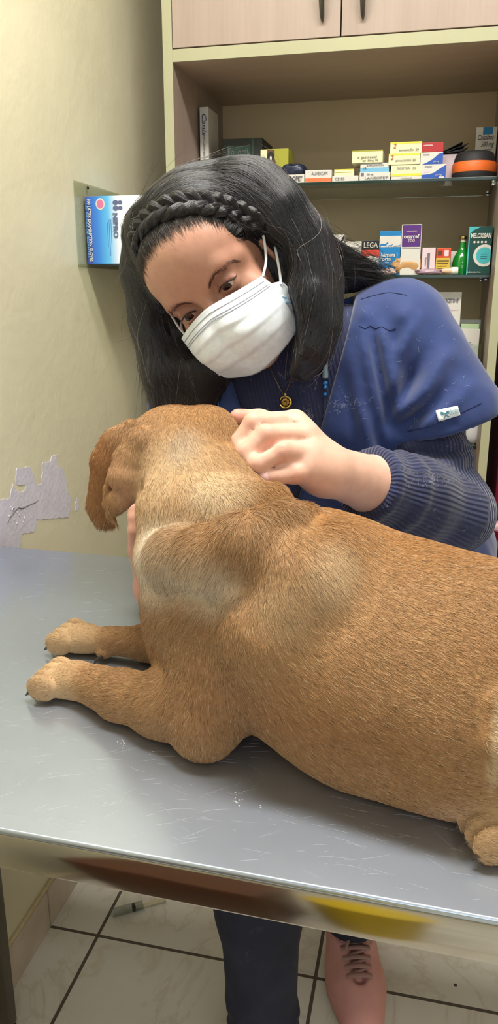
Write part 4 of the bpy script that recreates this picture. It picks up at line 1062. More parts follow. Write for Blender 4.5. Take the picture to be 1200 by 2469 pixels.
# coat colours: pigment (cream ruff and paws, tan body, darker saddle), flank shade painted in
def blobmix(P, base, blobs):
    Cc = np.tile(np.asarray(base, float), (len(P), 1))
    for (c, r, col, st) in blobs:
        d = np.linalg.norm((P - np.asarray(c)) / np.asarray(r, float), axis=1)
        w = np.clip(1.4 - d, 0, 1); w = w * w * (3 - 2 * w) * st
        Cc = Cc * (1 - w[:, None]) + np.asarray(col)[None] * w[:, None]
    return Cc
L3 = lambda c: np.array(lin(c)[:3])
CREAM, TAN, SAD, PALE, BRN, PINK = L3((230, 208, 172)), L3((175, 136, 96)), L3((170, 124, 75)), L3((212, 181, 141)), L3((160, 112, 70)), L3((196, 150, 126))
ruff1, ruff2 = UY(430, 1340, 0.70), UY(520, 1370, 0.64)
def coat(P):
    B = [((-0.02, 0.72, 1.06), (0.30, 0.10, 0.05), SAD, 0.9), ((0.25, 0.6, 1.0), (0.2, 0.15, 0.08), SAD, 0.6),
         ((-0.24, 0.80, 1.13), (0.05, 0.05, 0.04), SAD, 0.55),
         ((-0.05, 0.60, 0.93), (0.16, 0.08, 0.05), L3((164, 121, 84)), 0.8),  # lower flank: its shading put into the coat colour
         ((-0.235, 0.75, 1.05), (0.075, 0.07, 0.07), L3((206, 174, 134)), 0.8), (ruff1, (0.055, 0.07, 0.042), L3((238, 224, 200)), 1.0), (ruff2, (0.05, 0.055, 0.034), L3((236, 220, 194)), 0.95), (UY(420, 1150, 0.75), (0.045, 0.05, 0.05), PALE, 0.8), (UY(520, 1190, 0.70), (0.035, 0.05, 0.02), CREAM, 0.6),
         (UY(450, 1080, 0.77), (0.02, 0.05, 0.02), L3((176, 158, 138)), 0.6),
         (UY(800, 1390, 0.60), (0.022, 0.04, 0.028), CREAM, 0.35), (UY(700, 1460, 0.59), (0.03, 0.05, 0.03), PALE, 0.5),
         ((-0.37, 0.69, 0.875), (0.05, 0.05, 0.03), PALE, 0.9), ((-0.40, 0.785, 0.875), (0.05, 0.04, 0.03), PALE, 0.9), ((0.08, 0.54, 0.875), (0.06, 0.05, 0.03), PALE, 0.7),
         (UY(240, 1150, 0.79), (0.022, 0.03, 0.07), BRN, 0.9), (UY(300, 1160, 0.765), (0.018, 0.02, 0.03), PINK, 0.6),
         (UY(1190, 1800, 0.53), (0.005, 0.03, 0.042), CREAM, 0.7), (UY(1100, 1940, 0.57), (0.04, 0.05, 0.025), PINK, 0.4)]
    Cc = blobmix(P, TAN, B)
    return Cc * (1 + 0.10 * vnoise(P, 18, 9, 3))[:, None]
dog = empty('dog', (0.0, 0.66, TT), 0, 'short haired tan dog lying on the steel table, head turned towards the woman', 'dog')
DOFF = np.array(dog.location)
N = NT('dog_skin_and_undercoat')
at = N.new('ShaderNodeAttribute', attribute_name='coat'); N.link(at.outputs['Color'], N.b.inputs['Base Color'])
mulc = N.mix(0.2, at.outputs['Color'], lin((120, 84, 52)), 'MULTIPLY'); N.link(mulc, N.b.inputs['Base Color'])
N.b.inputs['Roughness'].default_value = 0.8; N.b.inputs['Specular IOR Level'].default_value = 0.2
body = mesh_obj('body', DV - DOFF, DF, N.m, dog)
set_color(body, 'coat', coat(DV))

# claws, nose, eyes
M_claw = mat('dark_claw', (58, 48, 42), 0.35, var=0.1)
for (t, ax) in claws:
    b = MB(); t = t - DOFF
    b.tube([t - ax * 0.003 + A3(0, 0, 0.001), t + ax * 0.0015 - A3(0, 0, 0.0005), t + ax * 0.0062 - A3(0, 0, 0.0050)], [0.0030, 0.0026, 0.0006], M_claw, 8)
    b.build('claw', dog, smooth=True)
b = MB(); t = A3(-0.352, 0.760, 0.8685) - DOFF; b.tube([t, t + A3(-0.006, -0.005, -0.004), t + A3(-0.008, -0.007, -0.007)], [0.003, 0.0025, 0.0006], M_claw, 8); b.build('claw', dog, smooth=True)
def ball(name, c, r, m, parent, n=20):
    b = MB(); b.lathe([(max(0, r * math.sin(a)), -r * math.cos(a)) for a in np.linspace(0, PI, 13)], m, c, n); return b.build(name, parent, smooth=True, auto=False)
ball('nose', A3(-0.328, 0.946, 1.064) - DOFF, 0.0125, mat('black_nose', (30, 26, 26), 0.25), dog)
for ex, ey in ((-0.312, 0.872), (-0.250, 0.895)): ball('eye', A3(ex, ey, 1.108) - DOFF, 0.009, mat('dark_eye', (30, 18, 12), 0.08), dog)

# ---- fur
flow = []
def fl(px, py, Y, px2, py2, Y2, sig): 
    a, c = UY(px, py, Y), UY(px2, py2, Y2); flow.append((a, _n(c - a), sig))
fl(440, 1000, 0.80, 430, 1090, 0.76, 0.04); fl(540, 1050, 0.79, 590, 1140, 0.76, 0.04); fl(400, 1180, 0.75, 420, 1260, 0.73, 0.04); fl(330, 1100, 0.77, 310, 1160, 0.77, 0.03)
fl(250, 1150, 0.79, 246, 1230, 0.79, 0.03); fl(480, 1330, 0.64, 400, 1400, 0.68, 0.035); fl(560, 1300, 0.64, 500, 1360, 0.64, 0.03); fl(640, 1240, 0.66, 720, 1250, 0.66, 0.03)
fl(560, 1150, 0.73, 600, 1220, 0.71, 0.03); fl(400, 1450, 0.70, 390, 1540, 0.70, 0.05); fl(500, 1480, 0.62, 470, 1580, 0.61, 0.05); fl(640, 1400, 0.61, 560, 1480, 0.60, 0.04)
fl(740, 1430, 0.60, 680, 1520, 0.59, 0.035); fl(820, 1340, 0.63, 900, 1400, 0.61, 0.05); fl(950, 1320, 0.66, 1040, 1350, 0.65, 0.06); fl(900, 1500, 0.58, 990, 1550, 0.57, 0.06)
fl(1100, 1450, 0.6, 1190, 1500, 0.59, 0.07); fl(800, 1650, 0.56, 880, 1690, 0.56, 0.06); fl(1050, 1700, 0.54, 1130, 1740, 0.54, 0.06); fl(1100, 1900, 0.55, 1170, 1890, 0.55, 0.05)
fl(700, 1780, 0.57, 780, 1815, 0.57, 0.05); fl(560, 1650, 0.6, 530, 1740, 0.6, 0.04); fl(470, 1700, 0.6, 480, 1790, 0.59, 0.04)
for a, d, sg in (((-0.25, 0.64, 0.90), (-1, 0.3, -0.15), 0.05), ((-0.36, 0.68, 0.89), (-1, 0.05, -0.1), 0.05), ((-0.38, 0.78, 0.89), (-1, 0.05, -0.1), 0.05), ((0.25, 0.55, 0.95), (0.2, 0, -1), 0.06), ((0.2, 0.7, 0.95), (1, 0, -0.3), 0.12), ((-0.28, 0.93, 1.06), (0.1, -1, 0.3), 0.05), ((-0.3, 0.80, 0.95), (0.2, -0.1, -1), 0.06), ((-0.1, 0.78, 0.97), (1, 0, -0.4), 0.08)):
    flow.append((A3(*a), _n(d), sg))
def flowdir(P):
    acc = np.zeros_like(P); 
    for a, d, sg in flow:
        w = np.exp(-((P - a) ** 2).sum(1) / (2 * sg * sg)) + 1e-9 / (1 + ((P - a) ** 2).sum(1) * 400)
        acc += w[:, None] * d
    return acc / (np.linalg.norm(acc, axis=1, keepdims=True) + 1e-20)
def sample_faces(V, F, n, dens=None, seed=1):
    r = np.random.default_rng(seed)
    a = np.linalg.norm(np.cross(V[F[:, 2]] - V[F[:, 0]], V[F[:, 3]] - V[F[:, 1]]), axis=1) * 0.5
    if dens is not None: a = a * dens
    cdf = np.cumsum(a); f = np.searchsorted(cdf, r.random(n) * cdf[-1]); f = np.minimum(f, len(F) - 1)
    u, v = r.random(n)[:, None], r.random(n)[:, None]
    q = F[f]
    P = (V[q[:, 0]] * (1 - u) + V[q[:, 1]] * u) * (1 - v) + (V[q[:, 3]] * (1 - u) + V[q[:, 2]] * u) * v
    return P, f
NFUR = 260000
fc = DV[DF].mean(1); fn = vnormals(DV, DF)[DF].mean(1)
view = CP - fc; facing = (fn * view).sum(1) / np.linalg.norm(view, axis=1)
pxy = np.array(proj(fc)).T if False else None
dens = np.where(facing > -0.25, 1.0, 0.25)
dens = dens * np.clip(1.0 - (fc[:, 0] - 0.12) / 0.10, 0.45, 1.0)
inner = np.linalg.norm((fc - UY(305, 1160, 0.765)) / np.array([0.022, 0.03, 0.035]), axis=1) < 1.0
dens = np.where(inner, dens * 0.3, dens)
FP, ff = sample_faces(DV, DF, NFUR, dens, 5)
FN = fn[ff]; FN /= np.linalg.norm(FN, axis=1, keepdims=True)
FD = flowdir(FP); FD += 0.22 * rng.normal(size=FD.shape)
FD -= FN * (FD * FN).sum(1, keepdims=True); FD /= np.linalg.norm(FD, axis=1, keepdims=True) + 1e-9
ln = 0.0064 * (0.6 + 0.8 * rng.random(NFUR))
lenblob = np.ones(NFUR)
for c, r, s_ in ((ruff1, 0.055, 1.0), (ruff2, 0.05, 0.9), (UY(640, 1270, 0.65), 0.05, 0.5), ((-0.37, 0.69, 0.88), 0.06, -0.62), ((-0.40, 0.785, 0.88), 0.06, -0.62), ((0.1, 0.545, 0.88), 0.06, -0.6), (UY(260, 1160, 0.785), 0.04, -0.5), ((-0.262, 0.826, 1.12), 0.05, -0.3)):
    lenblob += s_ * np.exp(-((FP - np.asarray(c)) ** 2).sum(1) / (r * r))
ln *= np.clip(lenblob, 0.5, 2.4)
lift = 0.20 + 0.14 * rng.random(NFUR)
tt = np.linspace(0, 1, 4)
S = FP[:, None] + ln[:, None, None] * (tt[None, :, None] * FD[:, None] + (lift[:, None, None] * (tt - 0.55 * tt ** 2)[None, :, None]) * FN[:, None])
S -= FN[:, None] * 0.0003
S[..., 2] = np.maximum(S[..., 2], TT + 0.0006)
FC = coat(FP)
rv_ = rng.random(NFUR)
FC *= (0.80 + 0.42 * rng.random(NFUR))[:, None]
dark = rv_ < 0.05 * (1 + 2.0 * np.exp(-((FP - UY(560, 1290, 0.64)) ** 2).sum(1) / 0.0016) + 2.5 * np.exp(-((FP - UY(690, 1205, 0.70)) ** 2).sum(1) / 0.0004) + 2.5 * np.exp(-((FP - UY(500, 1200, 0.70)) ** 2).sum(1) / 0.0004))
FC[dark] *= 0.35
lightm = rv_ > 0.93
FC[lightm] = FC[lightm] * 0.5 + CREAM * 0.5
N = NT('dog_fur_strands')
at = N.new('ShaderNodeAttribute', attribute_name='tint'); N.link(at.outputs['Color'], N.b.inputs['Base Color'])
N.b.inputs['Roughness'].default_value = 0.55; N.b.inputs['Specular IOR Level'].default_value = 0.25
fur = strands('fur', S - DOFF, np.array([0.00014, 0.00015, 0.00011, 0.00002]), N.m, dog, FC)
# ================================================================ woman
from mathutils.bvhtree import BVHTree
TV = -FV
hu = _n(0.744 * RV + 0.44 * UV_ + 0.50 * TV)
hv = -0.64 * RV + 0.685 * UV_ + 0.35 * TV; hv = _n(hv - hu * (hv @ hu))
hw = np.cross(hu, hv)
HE = UY(498, 727, 0.92)
HF = np.stack([hu, hv, hw])
def H(x, y, z): return HE + x * hu + y * hv + z * hw
def Hs(pts): return [H(*p) for p in pts]

SHL, SHR = A3(-0.042, 1.100, 1.203), A3(-0.340, 1.105, 1.125)
ELL, WRL = UY(1080, 1232, 1.015), UY(792, 1133, 0.835)
ELR, WRR = A3(-0.365, 1.155, 0.910), A3(-0.337, 0.914, 0.8955)
NB = A3(-0.195, 1.105, 1.215)
def torso(s, e=0.0, k=0.05):
    s.cap((-0.105, 1.095, 1.170), (-0.275, 1.100, 1.120), 0.078 + e, 0.078 + e, k)
    s.cap((-0.085, 1.125, 1.085), (-0.225, 1.125, 1.050), 0.096 + e, 0.096 + e, k)
    s.cap((-0.020, 1.20, 0.960), (-0.135, 1.195, 0.955), 0.090 + e, 0.090 + e, k)
    s.cap((0.005, 1.275, 0.860), (-0.120, 1.275, 0.860), 0.098 + e, 0.098 + e, k)
    s.cap((-0.11, 1.055, 1.10), (-0.10, 1.06, 1.085), 0.050 + e, 0.052 + e, 0.03)
    s.cap((-0.25, 1.055, 1.06), (-0.24, 1.06, 1.05), 0.050 + e, 0.052 + e, 0.03)
LEGL = [A3(0.005, 1.275, 0.84), A3(-0.035, 1.215, 0.47), A3(-0.078, 1.222, 0.10)]
LEGR = [A3(-0.125, 1.275, 0.84), A3(-0.222, 1.015, 0.47), A3(-0.196, 0.952, 0.10)]
wb_ = SDF()
torso(wb_)
wb_.chain([NB + A3(0, 0.02, -0.02), H(0, -0.035, -0.095)], [0.056, 0.050], 0.03)
for S_, sgn in ((SHL, 1), (SHR, -1)):
    wb_.cap(NB, S_, 0.05, 0.047, 0.04)
wb_.cap(SHL, ELL, 0.047, 0.036, 0.03)
wb_.cap(SHR, ELR, 0.046, 0.037, 0.03)
for L in (LEGL, LEGR):
    wb_.chain(L, [0.080, 0.052, 0.034], 0.04)
# head
wb_.ell(H(0, 0.030, -0.088), (0.0715, 0.082, 0.091), 0.02, frame=HF)
wb_.ell(H(0, 0.048, -0.045), (0.060, 0.048, 0.048), 0.03, frame=HF)
wb_.ell(H(0, -0.030, -0.055), (0.058, 0.074, 0.052), 0.025, frame=HF)
wb_.ell(H(0, -0.078, -0.050), (0.047, 0.034, 0.042), 0.02, frame=HF)
wb_.ell(H(0, -0.101, -0.022), (0.020, 0.013, 0.014), 0.02, frame=HF)
for sx in (-1, 1):
    wb_.ell(H(sx * 0.043, -0.026, -0.029), (0.019, 0.014, 0.015), 0.018, frame=HF)
    wb_.chain(Hs([(sx * 0.054, 0.016, -0.030), (sx * 0.036, 0.022, -0.013), (sx * 0.014, 0.014, -0.005)]), [0.007, 0.008, 0.007], 0.014)
    wb_.ell(H(sx * 0.0315, -0.002, 0.004), (0.0185, 0.0125, 0.013), 0.014, 's', frame=HF)
    wb_.ell(H(sx * 0.076, -0.006, -0.085), (0.007, 0.030, 0.018), 0.008, frame=HF)
    wb_.ell(H(sx * 0.080, -0.004, -0.082), (0.005, 0.020, 0.010), 0.006, 's', frame=HF)
    wb_.ell(H(sx * 0.012, -0.043, 0.008), (0.009, 0.007, 0.009), 0.008, frame=HF)
wb_.chain(Hs([(0, 0.010, -0.006), (0, -0.018, 0.008), (0, -0.040, 0.020)]), [0.0070, 0.0072, 0.0095], 0.010)
wb_.ell(H(0, -0.066, 0.002), (0.021, 0.0055, 0.008), 0.006, frame=HF)
wb_.ell(H(0, -0.075, 0.000), (0.018, 0.0060, 0.008), 0.005, frame=HF)
EYR = 0.0122
for sx in (-1, 1):
    wb_.ell(H(sx * 0.0315, 0.0, -0.0125), (0.0142, 0.0137, 0.0138), 0.006, frame=HF)            # lids over the eyeball
    wb_.chain(Hs([(sx * 0.0190, -0.0005, -0.0035), (sx * 0.0260, 0.0055, -0.0005), (sx * 0.0350, 0.0060, -0.0010), (sx * 0.0450, 0.0010, -0.0070)]), [0.0015, 0.0018, 0.0018, 0.0014], 0.003)  # upper lid fold
    wb_.chain(Hs([(sx * 0.0200, -0.0025, -0.0030), (sx * 0.0270, -0.0022, 0.0005), (sx * 0.0360, -0.0020, 0.0000), (sx * 0.0432, -0.0008, -0.0055)]), [0.0014, 0.0033, 0.0033, 0.0014], 0.0012, op='s')
# ---- left hand on the dog's neck
MC = {'i': (714, 1014, 0.838), 'm': (742, 1050, 0.826), 'r': (752, 1092, 0.815), 'p': (748, 1133, 0.806)}
FI = {'i': [(714, 1014, 0.838), (610, 1020, 0.806), (578, 1064, 0.800), (590, 1096, 0.815)],
      'm': [(742, 1050, 0.826), (640, 1048, 0.796), (596, 1088, 0.786), (606, 1120, 0.800)],
      'r': [(752, 1092, 0.815), (676, 1088, 0.789), (622, 1118, 0.776), (640, 1150, 0.788)],
      'p': [(748, 1133, 0.806), (712, 1142, 0.792), (672, 1148, 0.783), (637, 1150, 0.777)]}
FR = {'i': [0.0125, 0.0112, 0.0098, 0.0085], 'm': [0.0128, 0.0116, 0.0102, 0.0086], 'r': [0.0122, 0.0112, 0.0100, 0.0086], 'p': [0.0115, 0.0106, 0.0090, 0.0078]}
wb_.chain([WRL, WRL + 0.45 * (ELL - WRL), ELL], [0.0275, 0.0365, 0.041], 0.03)
mcs = {k: UY(*v) for k, v in MC.items()}
hn = _n(np.cross(mcs['i'] - mcs['p'], WRL - mcs['m']))
if hn @ TV < 0: hn = -hn
for k_, v in mcs.items():
    wb_.cap(WRL * 0.92 + v * 0.08 - hn * 0.004, v - hn * 0.003, 0.0200, 0.0125, 0.014)
wb_.cap((mcs['i'] + mcs['m']) / 2 - hn * 0.010, WRL - hn * 0.004, 0.015, 0.018, 0.02)
wb_.cap((mcs['r'] + mcs['p']) / 2 - hn * 0.010, WRL - hn * 0.004, 0.017, 0.020, 0.02)
for k_ in 'imrp':
    pts = [UY(*q) for q in FI[k_]]; r_ = FR[k_]
    for j in range(3):
        wb_.cap(pts[j], pts[j + 1], r_[j] * (1.0 if j else 0.94), r_[j + 1], 0.0022)
    wb_.ell(pts[1] + hn * 0.002, (r_[1] * 1.0,) * 3, 0.003)
fill_ = [0.55 * UY(*FI[k_][0]) + 0.45 * UY(*FI[k_][1]) - hn * 0.006 for k_ in 'imrp']
wb_.chain(fill_, [0.0105] * 4, 0.004)
fill_ = [0.15 * UY(*FI[k_][0]) + 0.85 * UY(*FI[k_][1]) - hn * 0.007 for k_ in 'imrp']
wb_.chain(fill_, [0.0095] * 4, 0.004)
wb_.chain([UY(*FI[k_][2]) - hn * 0.004 for k_ in 'imr'], [0.0085] * 3, 0.004)
for fa, fb in (('i', 'm'), ('m', 'r')):
    pa = [UY(*q) for q in FI[fa]]; pb = [UY(*q) for q in FI[fb]]
    g_ = [0.5 * (pa[0] * 0.72 + pa[1] * 0.28 + pb[0] * 0.72 + pb[1] * 0.28) + hn * 0.0115] + [0.5 * (pa[j] + pb[j]) + hn * 0.0105 for j in (1, 2)]
    wb_.chain(g_, [0.0012, 0.0034, 0.0030], 0.003, op='s')
thumb = [UY(770, 1090, 0.850), UY(690, 1030, 0.868), UY(625, 1012, 0.852), UY(573, 1006, 0.836)]
wb_.chain(thumb, [0.019, 0.0145, 0.0115, 0.0098], 0.006)
# ---- right forearm behind the dog, the hand turned up against its chest
wb_.chain([ELR, (ELR + WRR) / 2, WRR], [0.0375, 0.0345, 0.0330], 0.03)
FR2 = ([(-0.359, 0.897, 0.952), (-0.358, 0.893, 0.982), (-0.360, 0.897, 0.998), (-0.363, 0.902, 1.010)], [0.0108, 0.0092, 0.0082, 0.0072]), \
      ([(-0.340, 0.893, 0.962), (-0.338, 0.884, 0.998), (-0.339, 0.884, 1.018), (-0.341, 0.890, 1.034)], [0.0115, 0.0100, 0.0088, 0.0078]), \
      ([(-0.319, 0.892, 0.966), (-0.317, 0.882, 1.004), (-0.317, 0.881, 1.025), (-0.319, 0.887, 1.041)], [0.0118, 0.0104, 0.0092, 0.0080]), \
      ([(-0.298, 0.895, 0.962), (-0.296, 0.886, 0.997), (-0.297, 0.884, 1.015), (-0.299, 0.889, 1.030)], [0.0116, 0.0102, 0.0090, 0.0078])
for pts_, rs_ in FR2:
    wb_.cap(WRR + A3(0.25 * (pts_[0][0] - WRR[0]), -0.006, 0.006), pts_[0], 0.0215, rs_[0], 0.012)
    for j in range(3): wb_.cap(pts_[j], pts_[j + 1], rs_[j], rs_[j + 1], 0.0035)
wb_.chain([WRR + A3(0.022, -0.002, 0.012), (-0.290, 0.900, 0.930), (-0.268, 0.893, 0.948), (-0.256, 0.890, 0.968)], [0.018, 0.0140, 0.0112, 0.0092], 0.008)
wb_.half((0, 0, TT + 0.001), (0, 0, -1), 0.004, 'i') if False else None
WV, WF = wb_.mesh(0.0025, smooth=2)
WV, WF = keep_largest(WV, WF)
woman = empty('person', (-0.06, 1.24, 0.0), 0, 'woman in navy scrubs and white face mask leaning over the tan dog', 'person')
WO = np.array(woman.location)

N = NT('warm_skin')
at = N.new('ShaderNodeAttribute', attribute_name='skin'); 
v = N.tex('Object'); f = N.noise(v, 90, 4, 0.6); f2 = N.noise(v, 700, 3, 0.6)
N.link(N.mix(0.5, at.outputs['Color'], N.ramp(f, [(0.3, (0.80, 0.74, 0.72)), (0.7, (1.0, 1.0, 1.0))]), 'MULTIPLY'), N.b.inputs['Base Color'])
N.b.inputs['Roughness'].default_value = 0.48; N.b.inputs['Specular IOR Level'].default_value = 0.35
N.b.inputs['Subsurface Weight'].default_value = 0.25; N.b.inputs['Subsurface Radius'].default_value = (0.008, 0.003, 0.0015); N.b.inputs['Subsurface Scale'].default_value = 0.6
N.bump(f2, 0.10, 0.0006)
M_skin = N.m
wbody = mesh_obj('body', WV - WO, WF, M_skin, woman)
SK = L3((228, 184, 164))
RED = L3((216, 140, 122))
blobs = [(UY(FI[k_][1][0], FI[k_][1][1], FI[k_][1][2]), (0.012,) * 3, RED, 0.6) for k_ in 'imrp'] + [(thumb[3], (0.016,) * 3, RED, 0.7)]
blobs += [(H(0, 0.0, -0.09), (0.11, 0.15, 0.13), L3((168, 118, 95)), 0.95)]  # tan face, darkened further with the shade that lies on it
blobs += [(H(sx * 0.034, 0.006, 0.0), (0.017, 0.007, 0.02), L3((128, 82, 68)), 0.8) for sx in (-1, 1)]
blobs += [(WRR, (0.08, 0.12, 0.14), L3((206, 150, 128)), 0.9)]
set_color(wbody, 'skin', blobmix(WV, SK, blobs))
def bvh_of(V, F): return BVHTree.FromPolygons([tuple(x) for x in V], [tuple(int(i) for i in f) for f in F])
def hit(bv, px, py, off=0.0):
    d = _n(ray(px, py)); r = bv.ray_cast(Vector(CP), Vector(d))
    if r[0] is None: return None, None
    n = np.array(r[1])
    if n @ d > 0: n = -n
    return np.array(r[0]) + n * off, n
bvW = bvh_of(WV, WF)

# eyes
M_eyew = mat('eye_white', (196, 182, 172), 0.15, var=0.02); M_iris = mat('brown_iris', (56, 32, 22), 0.08, var=0.2, nscale=300); M_pupil = mat('pupil', (8, 7, 7), 0.05, var=0)
gz = _n(0.97 * hw - 0.26 * hv - 0.05 * hu)
ga = _n(np.cross(gz, hu)); gb = np.cross(gz, ga)
for sx in (-1, 1):
    c = H(sx * 0.0315, 0.0, -0.0125)
    prof = [(EYR * math.sin(a), -EYR * math.cos(a)) for a in np.linspace(0, PI - 0.56, 14)]
    b = MB(); b.lathe([(max(r, 0), h) for r, h in prof], M_eyew, c - WO, 24, (ga, gb, gz))
    prof = [(EYR * math.sin(a), -EYR * math.cos(a)) for a in np.linspace(PI - 0.56, PI - 0.2, 4)]; b.lathe(prof, M_iris, c - WO, 24, (ga, gb, gz))
    prof = [(max(0, EYR * math.sin(a)), -EYR * math.cos(a)) for a in np.linspace(PI - 0.2, PI, 4)]; b.lathe(prof, M_pupil, c - WO, 24, (ga, gb, gz))
    b.build('eye', woman, smooth=True, auto=False)
# brows, lashes
M_brow = mat('brown_brow_hair', (84, 50, 40), 0.6, var=0)
def onface(x, y, z):
    p = H(x, y, z); r = bvW.find_nearest(Vector(p)); return np.array(r[0]), np.array(r[1])
for sx in (-1, 1):
    line = spline([(sx * 0.0135, 0.0105, 0.002), (sx * 0.020, 0.0160, 0.001), (sx * 0.032, 0.0215, -0.005), (sx * 0.043, 0.0195, -0.016), (sx * 0.050, 0.0140, -0.025)], 60)
    P_, n_ = [], []
    for q in range(170):
        t = rng.random(); i = min(58, int(t * 59)); c = line[i]; dr = _n(line[i + 1] - line[i]); wdt = 0.0022 * (1 - 0.65 * t)
        p, nn = onface(c[0], c[1] + rng.uniform(-wdt, wdt), c[2])
        d = _n(dr[0] * hu + (dr[1] + 0.5 * (1 - t) - 0.1) * hv + dr[2] * hw); d = _n(d - nn * (d @ nn))
        l_ = 0.0055
        P_.append([p + nn * (0.0002 + 0.0009 * math.sin(s_ * 2.2)) + d * l_ * s_ for s_ in (0, 0.35, 0.7, 1)])
    strands('eyebrow', np.array(P_) - WO, np.array([0.00016, 0.00015, 0.00011, 0.00002]), M_brow, woman)
    b = MB(); M_lash = mat('black_lash', (18, 14, 14), 0.5, var=0)
    pts = spline(Hs([(sx * 0.0192, -0.0012, -0.0020), (sx * 0.0260, 0.0027, 0.0012), (sx * 0.0350, 0.0030, 0.0006), (sx * 0.0445, 0.0002, -0.0052), (sx * 0.048, 0.0018, -0.0090)]), 16) - WO
    b.tube(pts, np.array([0.0003] + [0.0008] * 12 + [0.0006, 0.0004, 0.0001]), M_lash, 6)
    b.build('lash_line', woman, smooth=True)
# nails
def nail(tip, prev, r, up):
    ax = _n(tip - prev); up = _n(up - ax * (up @ ax)); sd = np.cross(ax, up)
    P = np.zeros((7, 6, 3))
    for i, a in enumerate(np.linspace(-0.95, 0.95, 7)):
        for j, t in enumerate(np.linspace(-0.4, 1, 6)):
            rr = r * (1.05 - 0.10 * max(0, t) ** 3); wd = 1.0 - 0.25 * max(0, t - 0.5)
            P[i, j] = tip + ax * (t * r * 0.95) + up * rr * math.cos(a) * (1 - 0.35 * max(0, t) ** 2) + sd * rr * math.sin(a) * wd
    b = MB(); b.grid(P - WO, mat('pink_nail', (236, 190, 190), 0.2, var=0), False)
    o = b.build('fingernail', woman, smooth=True, auto=False)
    md = o.modifiers.new('thickness', 'SOLIDIFY'); md.thickness = 0.0006; return o
pp_ = [UY(*q) for q in FI['p']]
nail(pp_[3], pp_[2], 0.0080, _n(hn * 0.9 + 0.25 * TV - 0.3 * UV_))

# ---------------- knitted undershirt, ribbed
us = SDF(); torso(us, 0.005)
us.chain([NB + A3(0, 0.02, -0.03), NB + 0.45 * (H(0, -0.06, -0.10) - NB)], [0.064, 0.060], 0.03)
for S_ in (SHL, SHR): us.cap(NB, S_, 0.049, 0.046, 0.04)
us.chain([SHL, SHL + 0.5 * (ELL - SHL), ELL + A3(0.004, 0.004, 0.0)], [0.046, 0.0455, 0.0465], 0.03)
us.ell(ELL + A3(0.010, -0.004, -0.004), (0.048, 0.046, 0.046), 0.03)
cuff = WRL + 0.29 * (ELL - WRL)
us.chain([ELL, ELL + 0.45 * (cuff - ELL), cuff], [0.049, 0.051, 0.0425], 0.02)
dfa = _n(ELL - WRL)
us.half(cuff - dfa * 0.001, -dfa, 0.004, 's') if False else None
CUFFP = cuff.copy()
# rolls where the sleeve is pushed up
def ring(s, c, ax, R, r, k, n=14, sq=1.0):
    ax = _n(ax); x = _n(np.cross(ax, [0.3, 0.2, 1])); y = np.cross(ax, x)
    pts = [c + R * (math.cos(a) * x + sq * math.sin(a) * y) for a in np.linspace(0, 2 * PI, n + 1)]
    s.chain(pts, [r] * (n + 1), k)
ring(us, CUFFP + dfa * 0.006, dfa, 0.0395, 0.0060, 0.006)
ring(us, CUFFP + dfa * 0.050, dfa, 0.043, 0.0065, 0.012)
ring(us, CUFFP + dfa * 0.088, dfa + A3(0, 0, 0.3), 0.044, 0.007, 0.012)
dua = _n(ELL - SHL)
ring(us, ELL - dua * 0.050, dua + A3(0.25, 0, 0), 0.046, 0.0065, 0.010)
ring(us, ELL - dua * 0.085, dua + A3(-0.25, 0, 0), 0.0475, 0.005, 0.010)
us.cap(SHR, ELR + 0.22 * (SHR - ELR), 0.050, 0.046, 0.03)
def cutcuff(P, D):
    # the arm comes out of the pushed-up sleeve: hollow beyond the cuff plane
    t = (P - CUFFP) @ dfa
    rad = np.linalg.norm((P - CUFFP) - t[:, None] * dfa, axis=1)
    near = rad < 0.09
    e = np.where(near & (np.abs(t) < 0.12), -t - 0.002, -1.0)
    D2 = np.maximum(D, e)
    return D2 - D - 0.0009 * vnoise(P, 45, 4, 2)
UVt, UF = us.mesh(0.0036, disp=cutcuff, smooth=2)
UVt, UF = keep_largest(UVt, UF)
def limb_coord(P):
    """distance round the nearest limb or across the chest, so that knit ribs follow it"""
    best = np.full(len(P), 1e9); out = np.zeros(len(P))
    segs = [(SHL, ELL, 0.05), (ELL, WRL, 0.045), (SHR, ELR, 0.05)]
    for a, b_, r in segs:
        ba = b_ - a; t = np.clip(((P - a) @ ba) / (ba @ ba), 0, 1.0); c = a + t[:, None] * ba
        d = np.linalg.norm(P - c, axis=1); ax = _n(ba); x = _n(np.cross(ax, [0.2, 1, 0.3])); y = np.cross(ax, x)
        ang = np.arctan2((P - c) @ y, (P - c) @ x) * r
        m_ = (d < best) & (d < 0.075); best[m_] = d[m_]; out[m_] = ang[m_]
    tors = best > 1e8
    ch = _n(SHL - SHR); out[tors] = (P[tors] @ ch) * 1.0
    return out
N = NT('navy_rib_knit')
at = N.new('ShaderNodeAttribute', attribute_name='rib'); sx_ = N.new('ShaderNodeSeparateColor'); N.link(at.outputs['Color'], sx_.inputs[0])
m1 = N.new('ShaderNodeMath', operation='MULTIPLY'); N.link(sx_.outputs[0], m1.inputs[0]); m1.inputs[1].default_value = 2 * PI / 0.0052
s1 = N.new('ShaderNodeMath', operation='SINE'); N.link(m1.outputs[0], s1.inputs[0])
v = N.tex('Object'); lint = N.noise(v, 160, 5, 0.7); big = N.noise(v, 14, 3)
base = N.ramp(big, [(0.3, lin((30, 36, 72))), (0.7, lin((40, 48, 90)))])
lt = N.ramp(lint, [(0.60, (0, 0, 0)), (0.74, (1, 1, 1))])
ltf = N.new('ShaderNodeRGBToBW'); N.link(lt, ltf.inputs[0]); lm = N.new('ShaderNodeMath', operation='MULTIPLY'); N.link(ltf.outputs[0], lm.inputs[0]); lm.inputs[1].default_value = 0.35
col = N.mix(lm.outputs[0], base, lin((150, 158, 190)))
